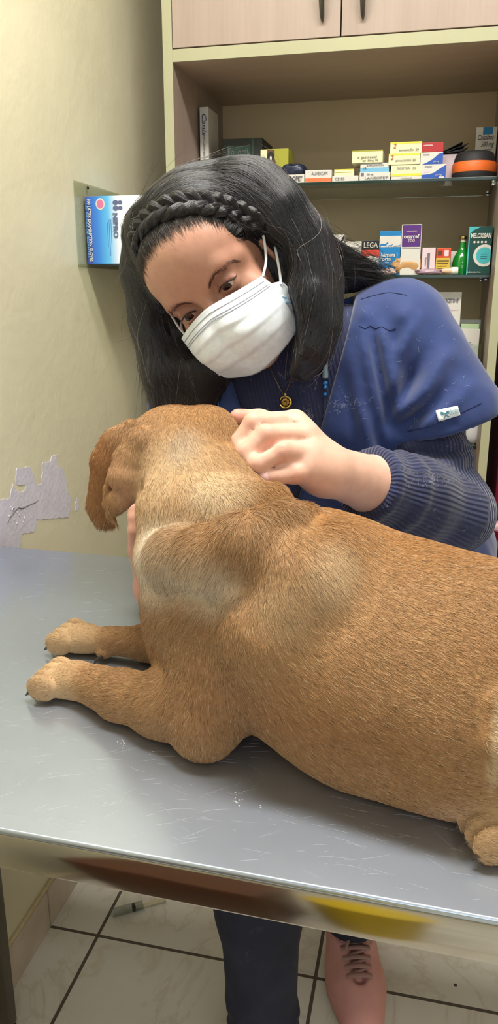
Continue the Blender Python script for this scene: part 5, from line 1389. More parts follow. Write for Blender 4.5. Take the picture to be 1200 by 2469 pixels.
rv2 = N.new('ShaderNodeMapRange'); N.link(s1.outputs[0], rv2.inputs[0]); rv2.inputs[1].default_value = -1; rv2.inputs[2].default_value = 1; rv2.inputs[3].default_value = 0.80; rv2.inputs[4].default_value = 1.0
sc_ = N.new('ShaderNodeVectorMath', operation='SCALE'); N.link(col, sc_.inputs[0]); N.link(rv2.outputs[0], sc_.inputs['Scale'])
N.link(sc_.outputs[0], N.b.inputs['Base Color']); N.b.inputs['Roughness'].default_value = 0.9; N.b.inputs['Sheen Weight'].default_value = 0.3
N.bump(s1.outputs[0], 0.5, 0.0012)
under = mesh_obj('undershirt', UVt - WO, UF, N.m, woman)
lc = limb_coord(UVt); set_color(under, 'rib', np.stack([lc, lc, lc], 1))

# ---------------- navy scrub top
st_ = SDF(); torso(st_, 0.014, 0.05)
for S_ in (SHL, SHR): st_.cap(NB + A3(0, 0.02, -0.02), S_, 0.052, 0.054, 0.04)
HEM = UY(1072, 1030, 1.045)
SH2 = UY(958, 800, 1.09)
st_.chain([SHL, SH2 + A3(0.008, 0, 0), HEM], [0.051, 0.055, 0.057], 0.04)
st_.cap(UY(1040, 870, 1.07), UY(1112, 990, 1.05), 0.042, 0.049, 0.03)
HEMR = SHR + 0.62 * (ELR - SHR)
st_.cap(SHR, HEMR, 0.062, 0.060, 0.04)
st_.cap((0.02, 1.285, 0.83), (-0.13, 1.285, 0.83), 0.108, 0.108, 0.04)
# cloth folds
for pts, r_, k_ in (
    ([(1000, 775, 1.02), (960, 850, 1.01), (948, 930, 1.0), (950, 985, 1.0)], 0.008, 0.018),
    ([(1035, 800, 1.02), (990, 890, 1.005), (960, 975, 0.995)], 0.007, 0.014),
    ([(1075, 860, 1.01), (1010, 950, 0.99), (960, 1010, 0.99)], 0.007, 0.014),
    ([(1110, 930, 1.0), (1030, 1000, 0.985), (970, 1025, 0.985)], 0.006, 0.012),
    ([(875, 790, 1.03), (885, 860, 1.01), (900, 960, 1.0), (915, 1060, 0.99)], 0.009, 0.02),
    ([(915, 790, 1.03), (925, 870, 1.01), (940, 960, 1.0)], 0.008, 0.018),
    ([(850, 880, 1.01), (860, 970, 0.99), (890, 1070, 0.98)], 0.008, 0.018),
    ([(945, 800, 1.03), (948, 860, 1.02)], 0.007, 0.015)):
    P_ = [UY(*q) for q in pts]
    P_ = [p for p in P_]
    st_.chain(P_, [r_ * 0.5] + [r_] * (len(P_) - 2) + [r_ * 0.6], k_) if False else None
hemd = _n(HEM - SHL); hemd = _n(hemd + 0.25 * RV * -1 + 0.25 * -UV_)
# plane of the hem through the photo's hem line
h0, h1 = UY(975, 1062, 1.02), UY(1182, 990, 1.05)
hemn = _n(np.cross(h1 - h0, FV + 0.35 * UV_)); 
if hemn @ (ELL - SHL) < 0: hemn = -hemn
va_, vb_ = UY(868, 690, 1.05), UY(765, 1060, 1.0)
vn = _n(np.cross(vb_ - va_, FV)); 
if vn @ RV > 0: vn = -vn          # points towards the opening
va2, vb2 = UY(505, 760, 1.05), UY(660, 1230, 1.0)
vn2 = _n(np.cross(vb2 - va2, FV))
if vn2 @ RV < 0: vn2 = -vn2
foldA = [([UY(*q) for q in pts], a_) for pts, a_ in (
    ([(960, 1000, 0.99), (1010, 965, 0.985), (1075, 905, 1.0)], 0.006), ([(955, 960, 0.99), (1000, 905, 0.99), (1050, 830, 1.01)], -0.005), ([(965, 1030, 0.985), (1040, 1000, 0.98), (1110, 945, 0.99)], -0.004), ([(955, 905, 0.99), (985, 840, 1.0), (1005, 780, 1.02)], -0.005), ([(905, 1100, 0.99), (930, 1020, 0.99), (948, 930, 1.0)], -0.007))] + [([UY(*q) for q in pts], a_) for pts, a_ in (
    ([(1010, 765, 1.03), (965, 850, 1.01), (950, 940, 1.0), (952, 1000, 1.0)], 0.0075),
    ([(1050, 800, 1.03), (1000, 890, 1.005), (958, 985, 0.995)], -0.006),
    ([(1085, 850, 1.02), (1020, 935, 1.0), (956, 1005, 0.995)], 0.007),
    ([(1100, 900, 1.02), (1040, 975, 1.0), (965, 1028, 0.995)], -0.006),
    ([(1140, 930, 1.02), (1060, 1000, 0.99), (985, 1040, 0.99)], 0.005),
    ([(872, 792, 1.03), (885, 860, 1.02), (905, 960, 1.01), (935, 1080, 1.0)], 0.008),
    ([(895, 792, 1.03), (908, 860, 1.02), (925, 960, 1.01)], -0.008),
    ([(918, 792, 1.03), (930, 870, 1.02), (945, 960, 1.01)], 0.008),
    ([(850, 860, 1.02), (862, 960, 1.0), (890, 1080, 0.99), (920, 1180, 1.0)], 0.007),
    ([(830, 930, 1.02), (845, 1000, 1.0), (870, 1090, 0.99)], -0.006),
    ([(945, 790, 1.03), (950, 850, 1.02)], -0.006),
    ([(880, 735, 1.04), (870, 780, 1.03)], 0.005), ([(985, 735, 1.06), (965, 780, 1.05)], 0.005))]
def polydist(P, pts):
    """distance to a polyline measured across the line of sight only (folds are ridges on the cloth's front)"""
    best = np.full(len(P), 1e9); tt_ = np.zeros(len(P))
    Q = P - CP; Q = Q / (Q @ FV)[:, None]
    n_ = len(pts) - 1
    for i in range(n_):
        a = (pts[i] - CP); a = a / (a @ FV); b_ = (pts[i + 1] - CP); b_ = b_ / (b_ @ FV)
        ba = b_ - a; t = np.clip(((Q - a) @ ba) / (ba @ ba), 0, 1); d = np.linalg.norm(Q - a - t[:, None] * ba, axis=1)
        m_ = d < best; best[m_] = d[m_]; tt_[m_] = (i + t[m_]) / n_
    return best, tt_
def scrubdisp(P, D):
    D0 = D
    add = np.zeros(len(P))
    near = np.abs(D) < 0.03
    if near.any():
        Pn = P[near]; a_ = np.zeros(len(Pn))
        if Pn[:, 0].max() > -0.16:
            for pts, am in foldA:
                d, t = polydist(Pn, pts)
                front = np.clip(1.5 - np.abs(Pn[:, 1] - np.mean([p[1] for p in pts])) / 0.06, 0, 1)
                a_ -= (1.35 if am > 0 else 0.7) * am * np.exp(-(d / 0.009) ** 2) * np.sin(PI * np.clip(t * 0.9 + 0.07, 0, 1)) ** 0.7 * front
        a_ -= 0.0045 * vnoise(Pn * np.array([1.0, 1, 0.45]), 16, 8, 2) + 0.0028 * (1 - 2 * np.abs(vnoise(Pn @ np.array([[0.8, 0, 0.6], [0, 1, 0], [-0.6, 0, 0.8]]).T * np.array([1.0, 0.7, 0.35]), 30, 15, 2)))
        add[near] = a_
    D = D + add
    # sleeve hems
    t = (P - h0) @ hemn; c = np.linalg.norm(P - HEM, axis=1) < 0.15
    c &= ((P - ELL) @ RV) > -0.07
    e = np.where(c, t, -1.0); D = np.maximum(D, e)
    # hollow sleeve below the rim
    ax = hemd; tt_ = (P - HEM) @ ax; rad = np.linalg.norm((P - HEM - RV * 0.018) - ((P - HEM - RV * 0.018) @ ax)[:, None] * ax, axis=1)
    cav = np.maximum(rad - 0.056, np.where(t > -0.03, -1.0, -(t + 0.03)))
    tr = (P - HEMR) @ _n(ELR - SHR); cr_ = np.linalg.norm(P - HEMR, axis=1) < 0.12
    D = np.maximum(D, np.where(cr_ & (P[:, 0] < -0.27), tr, -1.0))
    # V neck
    w1 = (P - va_) @ vn; w2 = (P - va2) @ vn2
    wed = np.minimum(w1, w2)
    frontside = P[:, 1] < 1.105
    D = np.where(frontside, np.maximum(D, np.where(P[:, 2] > 0.98, wed, -1.0)), D)
    neck = np.linalg.norm((P - NB)[:, :2], axis=1) - 0.062
    D = np.where(P[:, 2] > 1.2, np.maximum(D, -neck), D)
    return D - D0
SV, SF = st_.mesh(0.0040, disp=scrubdisp, smooth=2)
SV, SF = keep_largest(SV, SF)
N = NT('navy_scrub_cotton'); v = N.tex('Object')
big = N.noise(v, 9, 4, 0.6); lint = N.noise(v, 260, 4, 0.75)
col = N.ramp(big, [(0.3, lin((36, 52, 102))), (0.7, lin((45, 65, 120)))])
vo = N.new('ShaderNodeTexVoronoi'); vo.inputs['Scale'].default_value = 75; N.link(N.tex('Object', (1, 1, 2.6), (0.4, 0.3, 0.2)), vo.inputs['Vector'])
sp = N.new('ShaderNodeMath', operation='LESS_THAN'); N.link(vo.outputs['Distance'], sp.inputs[0]); sp.inputs[1].default_value = 0.055
sm = N.new('ShaderNodeMath', operation='MULTIPLY'); N.link(sp.outputs[0], sm.inputs[0]); sm.inputs[1].default_value = 0.22
col = N.mix(sm.outputs[0], col, lin((170, 185, 215)))
N.link(col, N.b.inputs['Base Color']); N.b.inputs['Roughness'].default_value = 0.75; N.b.inputs['Sheen Weight'].default_value = 0.35; N.b.inputs['Specular IOR Level'].default_value = 0.25
N.bump(N.noise(v, 900, 2), 0.25, 0.0006)
M_scrub = N.m
scrub = mesh_obj('scrub_top', SV - WO, SF, M_scrub, woman)
bvS = bvh_of(SV, SF)
def on_scrub(pts, off=0.0008):
    out = []
    for q in pts:
        p, n_ = hit(bvS, q[0], q[1], off)
        if p is not None: out.append(p)
    return out
M_seam = mat('navy_seam', (22, 30, 70), 0.8, var=0.05)
def seam(pts, r=0.0005, name='seam'):
    pts = spline(np.array(pts, float), max(8, len(pts) * 6))
    P_ = on_scrub(pts, 0.0003)
    if len(P_) < 3: return
    P_ = np.array(P_); good = [0]
    for i in range(1, len(P_)):
        if np.linalg.norm(P_[i] - P_[good[-1]]) < 0.03: good.append(i)
    P_ = P_[good]
    if len(P_) < 3: return
    b = MB(); b.tube([p - WO for p in P_], r, M_seam, 6); b.build(name, scrub, smooth=True)
seam([(866, 786), (880, 792), (892, 786), (906, 792), (920, 788), (936, 796), (954, 792)])
seam([(978, 1042), (1040, 1025), (1100, 1000), (1160, 972)])
seam([(870, 722), (905, 712), (940, 706), (980, 712)])
# sleeve label with a teal bow
lq = np.array([(1050, 992), (1102, 978), (1109, 1001), (1057, 1016)], float)
LG = np.zeros((12, 6, 3)); LN = np.zeros((12, 6, 3)); okl = True
for i in range(12):
    for j in range(6):
        u, v_ = i / 11, 1 - j / 5
        q = (lq[3] * (1 - u) + lq[2] * u) * (1 - v_) + (lq[0] * (1 - u) + lq[1] * u) * v_
        p, n_ = hit(bvS, q[0], q[1], 0.0014)
        if p is None: okl = False
        else: LG[i, j] = p; LN[i, j] = n_
if okl:
    ln_ = _n(LN.reshape(-1, 3).mean(0))
    d_ = (LG.reshape(-1, 3) @ ln_).reshape(12, 6); fl_ = np.full_like(d_, d_.max()); LG = LG + ((0.65 * (fl_ - d_))[..., None]) * ln_
    M_lab = mat('white_label', (232, 238, 240), 0.5, var=0.02); M_bow = mat('teal_bow_ink', (56, 122, 140), 0.5, var=0)
    b = MB(); b.grid(LG - WO, M_lab); lb = b.build('sleeve_label', woman, smooth=True, auto=False)
    md = lb.modifiers.new('thickness', 'SOLIDIFY'); md.thickness = 0.0008; md.offset = 0
    def LP(u, v_, e=0.0009):
        x, y_ = u * 11, (1 - v_) * 5; i, j = min(10, int(x)), min(4, int(y_)); fx_, fy_ = x - i, y_ - j
        return (LG[i, j] * (1 - fx_) + LG[i + 1, j] * fx_) * (1 - fy_) + (LG[i, j + 1] * (1 - fx_) + LG[i + 1, j + 1] * fx_) * fy_ + ln_ * e
    b = MB()
    for pl in ([(0.38, 0.52), (0.30, 0.72), (0.20, 0.80), (0.17, 0.62), (0.22, 0.50)], [(0.38, 0.52), (0.46, 0.72), (0.56, 0.76), (0.57, 0.58), (0.52, 0.48)], [(0.38, 0.55), (0.30, 0.30), (0.22, 0.20), (0.29, 0.16), (0.36, 0.32)], [(0.38, 0.55), (0.40, 0.28), (0.45, 0.14), (0.52, 0.20), (0.45, 0.34)], [(0.35, 0.60), (0.41, 0.62), (0.43, 0.48), (0.36, 0.46)]):
        b.prism([LP(*q) - WO for q in pl], ln_ * 0.0002, M_bow)
    b.build('bow_print', lb)
    ux = _n(LG[11, 3] - LG[0, 3]); uy = _n(np.cross(ln_, ux)); letter(lb, [('Hope', 0.006, LP(0.76, 0.62, 0.0012) - WO, ux, uy, mat('pale_teal_ink', (130, 170, 182), 0.5), {}), ('Scrubs', 0.0042, LP(0.76, 0.36, 0.0012) - WO, ux, uy, mat('pale_teal_ink', (130, 170, 182), 0.5), {})])

# ---------------- jeans
tr = SDF()
tr.cap((0.005, 1.275, 0.86), (-0.12, 1.275, 0.86), 0.100, 0.100, 0.04)
tr.chain([LEGL[0], LEGL[1], LEGL[2] + A3(0, 0, 0.01)], [0.092, 0.066, 0.052], 0.04)
tr.chain([LEGR[0], LEGR[1], LEGR[1] + 0.35 * (LEGR[2] - LEGR[1]), LEGR[2] + A3(0, 0, 0.02)], [0.092, 0.072, 0.066, 0.055], 0.04)
ring(tr, LEGR[2] + A3(0, 0, 0.035), A3(0, 0.1, 1), 0.052, 0.007, 0.008)
ring(tr, LEGR[2] + A3(0, 0, 0.075), A3(0.2, 0.1, 1), 0.054, 0.005, 0.012)
ring(tr, LEGL[2] + A3(0, 0, 0.035), A3(0, 0, 1), 0.052, 0.005, 0.008)
def jeansdisp(P, D):
    cutz = np.where(P[:, 2] < 0.2, 0.105 - P[:, 2], -1.0); D2 = np.maximum(D, cutz)
    return D2 - D - 0.0035 * vnoise(P * np.array([1, 1, 0.8]), 18, 6, 2)
JV, JF = tr.mesh(0.0055, disp=jeansdisp, smooth=2); JV, JF = keep_largest(JV, JF)
N = NT('dark_denim'); v = N.tex('Object')
col = N.ramp(N.noise(v, 7, 4, 0.6), [(0.3, lin((30, 32, 48))), (0.75, lin((52, 54, 76)))])
dz = N.noise(v, 30, 5, 0.7); df = N.new('ShaderNodeMapRange'); N.link(dz, df.inputs[0]); df.inputs[1].default_value = 0.62; df.inputs[2].default_value = 0.8; df.inputs[4].default_value = 0.35
col = N.mix(df.outputs[0], col, lin((120, 116, 124)))
N.link(col, N.b.inputs['Base Color']); N.b.inputs['Roughness'].default_value = 0.85
N.bump(N.noise(N.tex('Object', (1, 1, 0.3)), 500, 2), 0.3, 0.001)
mesh_obj('jeans', JV - WO, JF, N.m, woman)

# ---------------- pink canvas shoes
M_shoe = mat('pink_canvas', (214, 156, 150), 0.7, var=0.06, nscale=20, bump=0.2, bscale=700); M_lace = mat('mauve_lace', (176, 136, 130), 0.8, var=0.06, bump=0.3, bscale=900)
M_sole = mat('pale_pink_rubber', (214, 170, 160), 0.5, var=0.04); M_inner = mat('shoe_shadow_lining', (70, 48, 46), 0.9, var=0.05)
def shoe(ankle, yaw):
    c, s_ = math.cos(yaw), math.sin(yaw)
    base = A3(ankle[0], ankle[1], 0.0) - WO
    def T(P): P = np.asarray(P, float).reshape(-1, 3); return np.stack([base[0] + P[:, 0] * c - P[:, 1] * s_, base[1] + P[:, 0] * s_ + P[:, 1] * c, base[2] + P[:, 2]], 1)
    q = SDF()
    q.chain([(-0.045, 0, 0.052), (0.02, 0.0, 0.052), (0.085, 0.0, 0.038), (0.142, 0, 0.030)], [0.037, 0.040, 0.040, 0.030], 0.03)
    q.chain([(-0.05, 0, 0.03), (0.06, 0.0, 0.024), (0.13, 0, 0.022)], [0.036, 0.045, 0.036], 0.03)
    q.cap((-0.025, 0, 0.09), (0.01, 0, 0.09), 0.036, 0.036, 0.03)
    q.half((0, 0, 0.104), _n((0.25, 0, 1)), 0.006, 'i')
    q.cap((-0.02, 0, 0.115), (0.000, 0, 0.085), 0.031, 0.028, 0.004, 's')
    q.half((0, 0, 0.014), (0, 0, -1), 0.002, 'i')
    # throat: the opening under the laces
    q.cap((0.035, 0, 0.103), (0.098, 0, 0.083), 0.016, 0.014, 0.004, 's')
    V, F = q.mesh(0.003, smooth=2); V, F = keep_largest(V, F)
    o = mesh_obj('shoe', T(V), F, M_shoe, woman)
    bv = bvh_of(V, F)
    # sole
    n = 40; out = []
    for a in np.linspace(0, 2 * PI, n, endpoint=False):
        x = 0.034 + 0.128 * math.cos(a); w_ = 0.042 + 0.006 * math.sin(2.2 * (x - 0.03) / 0.13); out.append((x, w_ * math.copysign(abs(math.sin(a)) ** 0.7, math.sin(a))))
    b = MB(); pts = [T((x, y_, 0.001))[0] for x, y_ in out]; b.prism(pts, (0, 0, 0.02), M_sole); b.build('sole', o, smooth=True)
    # tongue
    P = np.zeros((9, 12, 3))
    for j, t in enumerate(np.linspace(0, 1, 12)):
        for i, u in enumerate(np.linspace(-1, 1, 9)):
            wd = 0.0175 + 0.008 * t
            x = 0.098 - 0.105 * t; z = 0.0645 + 0.026 * t + 0.022 * max(0, t - 0.55) / 0.45
            P[i, j] = (x, u * wd, z + 0.006 * math.cos(u * 1.4))
    b = MB(); b.grid(T(P.reshape(-1, 3)).reshape(9, 12, 3), M_shoe); tg_ = b.build('tongue', o, smooth=True, auto=False); md = tg_.modifiers.new('thickness', 'SOLIDIFY'); md.thickness = 0.004
    # laces
    eye = []
    for k in range(6):
        x = 0.096 - 0.0165 * k; z = 0.0
        yy = 0.0205 + 0.0012 * k
        row = []
        for sg in (-1, 1):
            r = bv.ray_cast(Vector((x, sg * yy, 0.2)), Vector((0, 0, -1)))
            row.append(A3(x, sg * yy, (r[0].z if r[0] else 0.08) + 0.0012))
        eye.append(row)
    for k in range(6):
        a, d = eye[k]
        pts = [a + (d - a) * t + A3(0.002 * math.sin(PI * t), 0, 0.0045 * math.sin(PI * t) + 0.001) for t in np.linspace(-0.06, 1.06, 9)]
        b = MB(); b.tube(T(pts), 0.0054, M_lace, 8, flat=0.45); b.build('lace', o, smooth=True)
        if k < 5:
            a2, d2 = eye[k], eye[k + 1]
            pts = [a2[0] + (d2[1] - a2[0]) * t + A3(0, 0, 0.002 * math.sin(PI * t)) for t in np.linspace(0.05, 0.95, 7)]
            b = MB(); b.tube(T(pts), 0.0042, M_lace, 8, flat=0.45); b.build('lace', o, smooth=True)
    kn = (eye[5][0] + eye[5][1]) / 2 + A3(0.004, 0, 0.008)
    b = MB(); b.tube(T([kn + A3(-0.004, -0.004, 0), kn, kn + A3(0.004, 0.004, 0)]), 0.005, M_lace, 8)
    for sg, dx in ((-1, 0.022), (1, 0.008)):
        pts = [kn + A3(dx * math.sin(a) * 1.0, sg * 0.022 * (1 - math.cos(a)) * 0.8, 0.004 + 0.004 * math.sin(a)) for a in np.linspace(0, 2 * PI, 18)]
        b.tube(T(pts), 0.0032, M_lace, 8, flat=0.5)
    b.tube(T([kn, kn + A3(0.03, -0.014, 0.004), kn + A3(0.052, -0.024, 0.002)]), 0.0032, M_lace, 8, flat=0.5)
    b.tube(T([kn, kn + A3(0.025, 0.018, 0.004), kn + A3(0.03, 0.03, -0.006)]), 0.0032, M_lace, 8, flat=0.5)
    b.build('lace_bow', o, smooth=True)
    return o
YS = math.atan2(-0.97, 0.25)
shoe(LEGL[2], YS); shoe(LEGR[2], math.atan2(-1, -0.05))

# ---------------- face mask
def msurf(s, t):
    C = spline([(0, -0.004, 0.0105), (0, -0.022, 0.0245), (0, -0.046, 0.0355), (0, -0.074, 0.0300), (0, -0.107, 0.0110)], 41)
    Sd = spline([(0.0640, -0.0205, -0.0265), (0.0680, -0.040, -0.0290), (0.0690, -0.058, -0.0300), (0.0655, -0.080, -0.0310), (0.0590, -0.100, -0.0340)], 41)
    if s < 0: Sd = spline([(0.0640, -0.0215, -0.0300), (0.0660, -0.040, -0.0310), (0.0640, -0.056, -0.0290), (0.0570, -0.076, -0.0240), (0.0470, -0.092, -0.0160)], 41)
    i = min(40, int(round(t * 40))); c, d = C[i], Sd[i]
    a = abs(s); q = a ** 2.3; qy = a ** 1.5
    d = d + (np.array([0.006, 0.002, 0.008]) if s < 0 else 0.0)
    x = math.copysign(d[0] * (a ** 0.92), s); y_ = c[1] + (d[1] - c[1]) * qy; z = c[2] + (d[2] - c[2]) * q
    z += 0.007 * math.sin(PI * a) * math.sin(PI * t) 
    for tp in (0.36, 0.56, 0.76):
        z += 0.0040 * (1 - a ** 3) * (1 / (1 + math.exp((t - tp) / 0.008)) - 0.5)
    z += 0.0012 * math.sin(9 * t + 7 * s) * (1 - a ** 2) * t
    return H(x, y_, z)
ns, nt_ = 57, 41
P = np.array([[msurf(s, t) for t in np.linspace(0, 1, nt_)] for s in np.linspace(-1, 1, ns)])
N = NT('white_mask_fabric'); v = N.tex('Object'); f = N.noise(v, 120, 4, 0.6)
N.link(N.ramp(f, [(0.3, lin((222, 224, 232))), (0.7, lin((238, 240, 246)))]), N.b.inputs['Base Color']); N.b.inputs['Roughness'].default_value = 0.75
N.b.inputs['Subsurface Weight'].default_value = 0.15; N.b.inputs['Subsurface Scale'].default_value = 0.01; N.bump(N.noise(v, 900, 2), 0.2, 0.0005)
b = MB(); b.grid(P - WO, N.m); mk = b.build('face_mask', woman, smooth=True, auto=False)
M_maskm = N.m
md = mk.modifiers.new('thickness', 'SOLIDIFY'); md.thickness = 0.0012
MVv = np.array([tuple(v_.co) for v_ in mk.data.vertices]) + WO
bvM = bvh_of(MVv, [tuple(p.vertices) for p in mk.data.polygons])
M_mseam = mat('grey_mask_seam', (168, 170, 184), 0.8, var=0)
for t in (0.085, 0.165, 0.20):
    b = MB(); pts = []
    for s in np.linspace(-0.97, 0.97, 60):
        i = (s + 1) / 2 * (ns - 1); i0 = min(ns - 2, int(i)); fi = i - i0; j = t * (nt_ - 1); j0 = int(j); fj = j - j0
        p = (P[i0, j0] * (1 - fi) + P[i0 + 1, j0] * fi) * (1 - fj) + (P[i0, j0 + 1] * (1 - fi) + P[i0 + 1, j0 + 1] * fi) * fj
        pts.append(p + hw * 0.0008 - WO)
    b.tube(pts, 0.00045, M_mseam, 5); b.build('mask_seam', mk)
M_loop = mat('white_elastic', (236, 236, 240), 0.7, var=0.02)
for sx in (-1, 1):
    b = MB()
    b.tube(spline(Hs([(sx * 0.0645, -0.022, -0.0285), (sx * 0.0740, -0.012, -0.045), (sx * 0.0810, 0.006, -0.066), (sx * 0.0845, 0.022, -0.082), (sx * 0.0830, 0.018, -0.096), (sx * 0.0800, 0.000, -0.104)]), 24) - WO, 0.00165, M_loop, 8, flat=0.6)
    b.tube(spline(Hs([(sx * 0.0730, -0.044, -0.036), (sx * 0.0765, -0.036, -0.045), (sx * 0.0825, -0.016, -0.066), (sx * 0.0800, 0.0, -0.104)]), 20) - WO, 0.00165, M_loop, 8, flat=0.6)
    b.build('ear_loop', mk, smooth=True)
    b = MB(); M_tape = mat('pale_blue_mask_tape', (158, 202, 232), 0.5, var=0.05)
    for u0, v0, s_ in ((0.0690, -0.060, 1.0), (0.0695, -0.068, 0.7)):
        cT = H(sx * u0, v0, -0.0285); b.box((0, 0, 0), (0.010 * s_, 0.006, 0.0012), M_tape, 0.0004)
        vs_ = list(b.bm.verts)[-24:]
        break
    b.bm.clear(); Pt = np.array([[H(sx * (0.0660 + 0.0045 * uu), -0.052 - 0.012 * tt2 - 0.006 * uu, -0.0255 - 0.004 * uu + 0.0012 * math.sin(9 * tt2 + 3 * uu)) for tt2 in np.linspace(0, 1, 6)] for uu in np.linspace(-0.6, 1, 6)])
    b.grid(Pt - WO, M_tape); tp_ = b.build('blue_tape', mk, smooth=True, auto=False); md = tp_.modifiers.new('thickness', 'SOLIDIFY'); md.thickness = 0.0008
    Pg = np.zeros((7, 9, 3))
    for i, u in enumerate(np.linspace(0, 1, 7)):
        for j, t in enumerate(np.linspace(0, 1, 9)):
            Pg[i, j] = H(sx * (0.0630 + 0.0125 * u + 0.002 * math.sin(5 * t)), -0.030 - 0.060 * t - 0.016 * u * (1 - t), -0.0280 - 0.012 * u + 0.004 * math.sin(6 * u + 4 * t)) 
    b = MB(); b.grid(Pg - WO, M_maskm); g_ = b.build('mask_side_fold', mk, smooth=True, auto=False); md = g_.modifiers.new('thickness', 'SOLIDIFY'); md.thickness = 0.0012

# ---------------- necklace with a clover pendant, lanyard with beads, worn on the chest
bvT = bvh_of(np.vstack([UVt, SV]), [tuple(int(i) for i in f) for f in UF] + [tuple(int(i) + len(UVt) for i in f) for f in SF])
M_gold = mat('gold_metal', (214, 186, 104), 0.25, 1.0, var=0.05); M_chain = mat('thin_dark_chain', (120, 98, 62), 0.35, 0.9, var=0)
def drape(pts, n, off):
    out = []
    for q in spline(np.array(pts, float), n):
        p, n_ = hit(bvT, q[0], q[1], off)
        if p is not None: out.append(p)
    return out
pc, pn = hit(bvT, 689, 969, 0.003)
b = MB()
for pts in ([(648, 880), (664, 915), (682, 950)], [(706, 905), (696, 930), (686, 950)]):
    P_ = drape(pts, 14, 0.0012)
    b.tube([p - WO for p in P_], 0.0006, M_chain, 6)
nk = b.build('necklace', woman, smooth=True)
fx3 = _n(RV - pn * (RV @ pn)); fz3 = _n(np.cross(pn, fx3)); 
if fz3 @ UV_ < 0: fz3 = -fz3
R_ = 0.0088
b = MB()
b.tube([pc + pn * 0.001 + R_ * 0.86 * (math.cos(a) * fx3 + math.sin(a) * fz3) - WO for a in np.linspace(3.5, 3.5 + 2 * PI - 0.75, 30)], [0.0006] + [0.0013 + 0.0004 * math.sin(i / 28 * PI) for i in range(28)] + [0.0006], M_gold, 8)
for k in range(4):
    a = PI / 4 + k * PI / 2 + 0.15
    cc_ = pc + pn * 0.001 + 0.0032 * (math.cos(a) * fx3 + math.sin(a) * fz3)
    for e in (-1, 1):
        c2 = cc_ + 0.0014 * e * (-math.sin(a) * fx3 + math.cos(a) * fz3)
        b.lathe([(0, -0.0008), (0.0017, -0.0006), (0.0021, 0), (0.0017, 0.0006), (0, 0.0008)], M_gold, c2 - WO, 12, (fx3, fz3, pn))
b.tube([pc + pn * 0.001 - WO, pc + pn * 0.001 - 0.0045 * fz3 - 0.001 * fx3 - WO, pc + pn * 0.001 - 0.0075 * fz3 - 0.0022 * fx3 - WO], [0.0006, 0.0007, 0.0010], M_gold, 6)
b.box(pc + fz3 * 0.0098 + pn * 0.001 - WO, (0.0024, 0.002, 0.0042), mat('pale_gold', (226, 214, 176), 0.25, 0.9, var=0), 0.0006)
b.build('pendant', nk, smooth=True)
M_cord = mat('thin_navy_cord', (40, 48, 84), 0.5, var=0); M_tube2 = mat('smoky_glass_bead', (120, 142, 156), 0.12, var=0, spec=0.8); M_bead = mat('blue_glass_bead', (40, 104, 170), 0.08, var=0, spec=0.9)
M_cord2 = mat('pale_cord', (150, 158, 176), 0.4, var=0)
P_ = drape([(792, 800), (789, 840), (786, 872)], 12, 0.0022); b = MB(); b.tube([p - WO for p in P_], 0.0007, M_cord2, 6)
ly = b.build('lanyard', woman, smooth=True)
a_, c_ = hit(bvT, 786, 872, 0.004)[0], hit(bvT, 785, 914, 0.004)[0]; ax_ = _n(c_ - a_); L_ = float(np.linalg.norm(c_ - a_))
x3 = _n(np.cross(ax_, [0, 1, 0.1])); y3 = np.cross(ax_, x3)
b = MB(); b.lathe([(0, 0), (0.0032, 0), (0.0040, 0.001), (0.0032, 0.004), (0.0034, L_ * 0.5), (0.0042, L_ * 0.8), (0.0040, L_ - 0.001), (0, L_)], M_tube2, a_ - WO, 16, (x3, y3, ax_)); b.build('glass_charm', ly, smooth=True)
for y_, r_ in ((924, 0.0036), (934, 0.0030), (952, 0.0028)):
    p_, n_ = hit(bvT, 785, y_, 0.003); ball('bead', p_ - WO, r_, M_bead, ly, 14)
P_ = drape([(785, 915), (784, 960), (782, 1006)], 14, 0.0020); b = MB(); b.tube([p - WO for p in P_], 0.0008, M_cord, 6); b.build('cord', ly, smooth=True)
P_ = drape([(529, 900), (526, 940), (528, 985)], 12, 0.002)
if len(P_) > 3:
    b = MB(); b.tube([p - WO for p in P_], 0.0008, mat('blue_cord', (70, 110, 180), 0.5, var=0), 6); b.build('cord', ly, smooth=True)
# dog hairs and lint clinging to the clothes
lt_ = []
for q in range(230):
    if q < 60: cx, cy, sg_ = 744, 1010, (3.5, 12)
    elif q < 110: cx, cy, sg_ = 820, 975, (26, 14)
    elif q < 140: cx, cy, sg_ = 1040, 1160, (16, 9)
    else: cx, cy, sg_ = rng.uniform(820, 1130), rng.uniform(740, 1280), (1, 1)
    x, y_ = cx + rng.normal() * sg_[0], cy + rng.normal() * sg_[1]
    a = rng.uniform(0, PI); l_ = rng.uniform(5, 16); cv_ = rng.normal(0, 3)
    pts = []
    for t in (-0.5, -0.15, 0.2, 0.5):
        p, n_ = hit(bvT, x + math.cos(a) * l_ * t - math.sin(a) * cv_ * (1 - 4 * t * t), y_ + math.sin(a) * l_ * t + math.cos(a) * cv_ * (1 - 4 * t * t), 0.0006 + 0.001 * rng.random())
        if p is None: break
        pts.append(p)
    if len(pts) == 4 and max(np.linalg.norm(pts[k + 1] - pts[k]) for k in range(3)) < 0.02: lt_.append(pts)
M_lint = mat('pale_lint', (196, 200, 214), 0.7, var=0)
o = strands('clinging_lint', np.array(lt_) - WO, np.array([0.00003, 0.00006, 0.00006, 0.00003]), M_lint, scrub); o['kind'] = 'stuff'
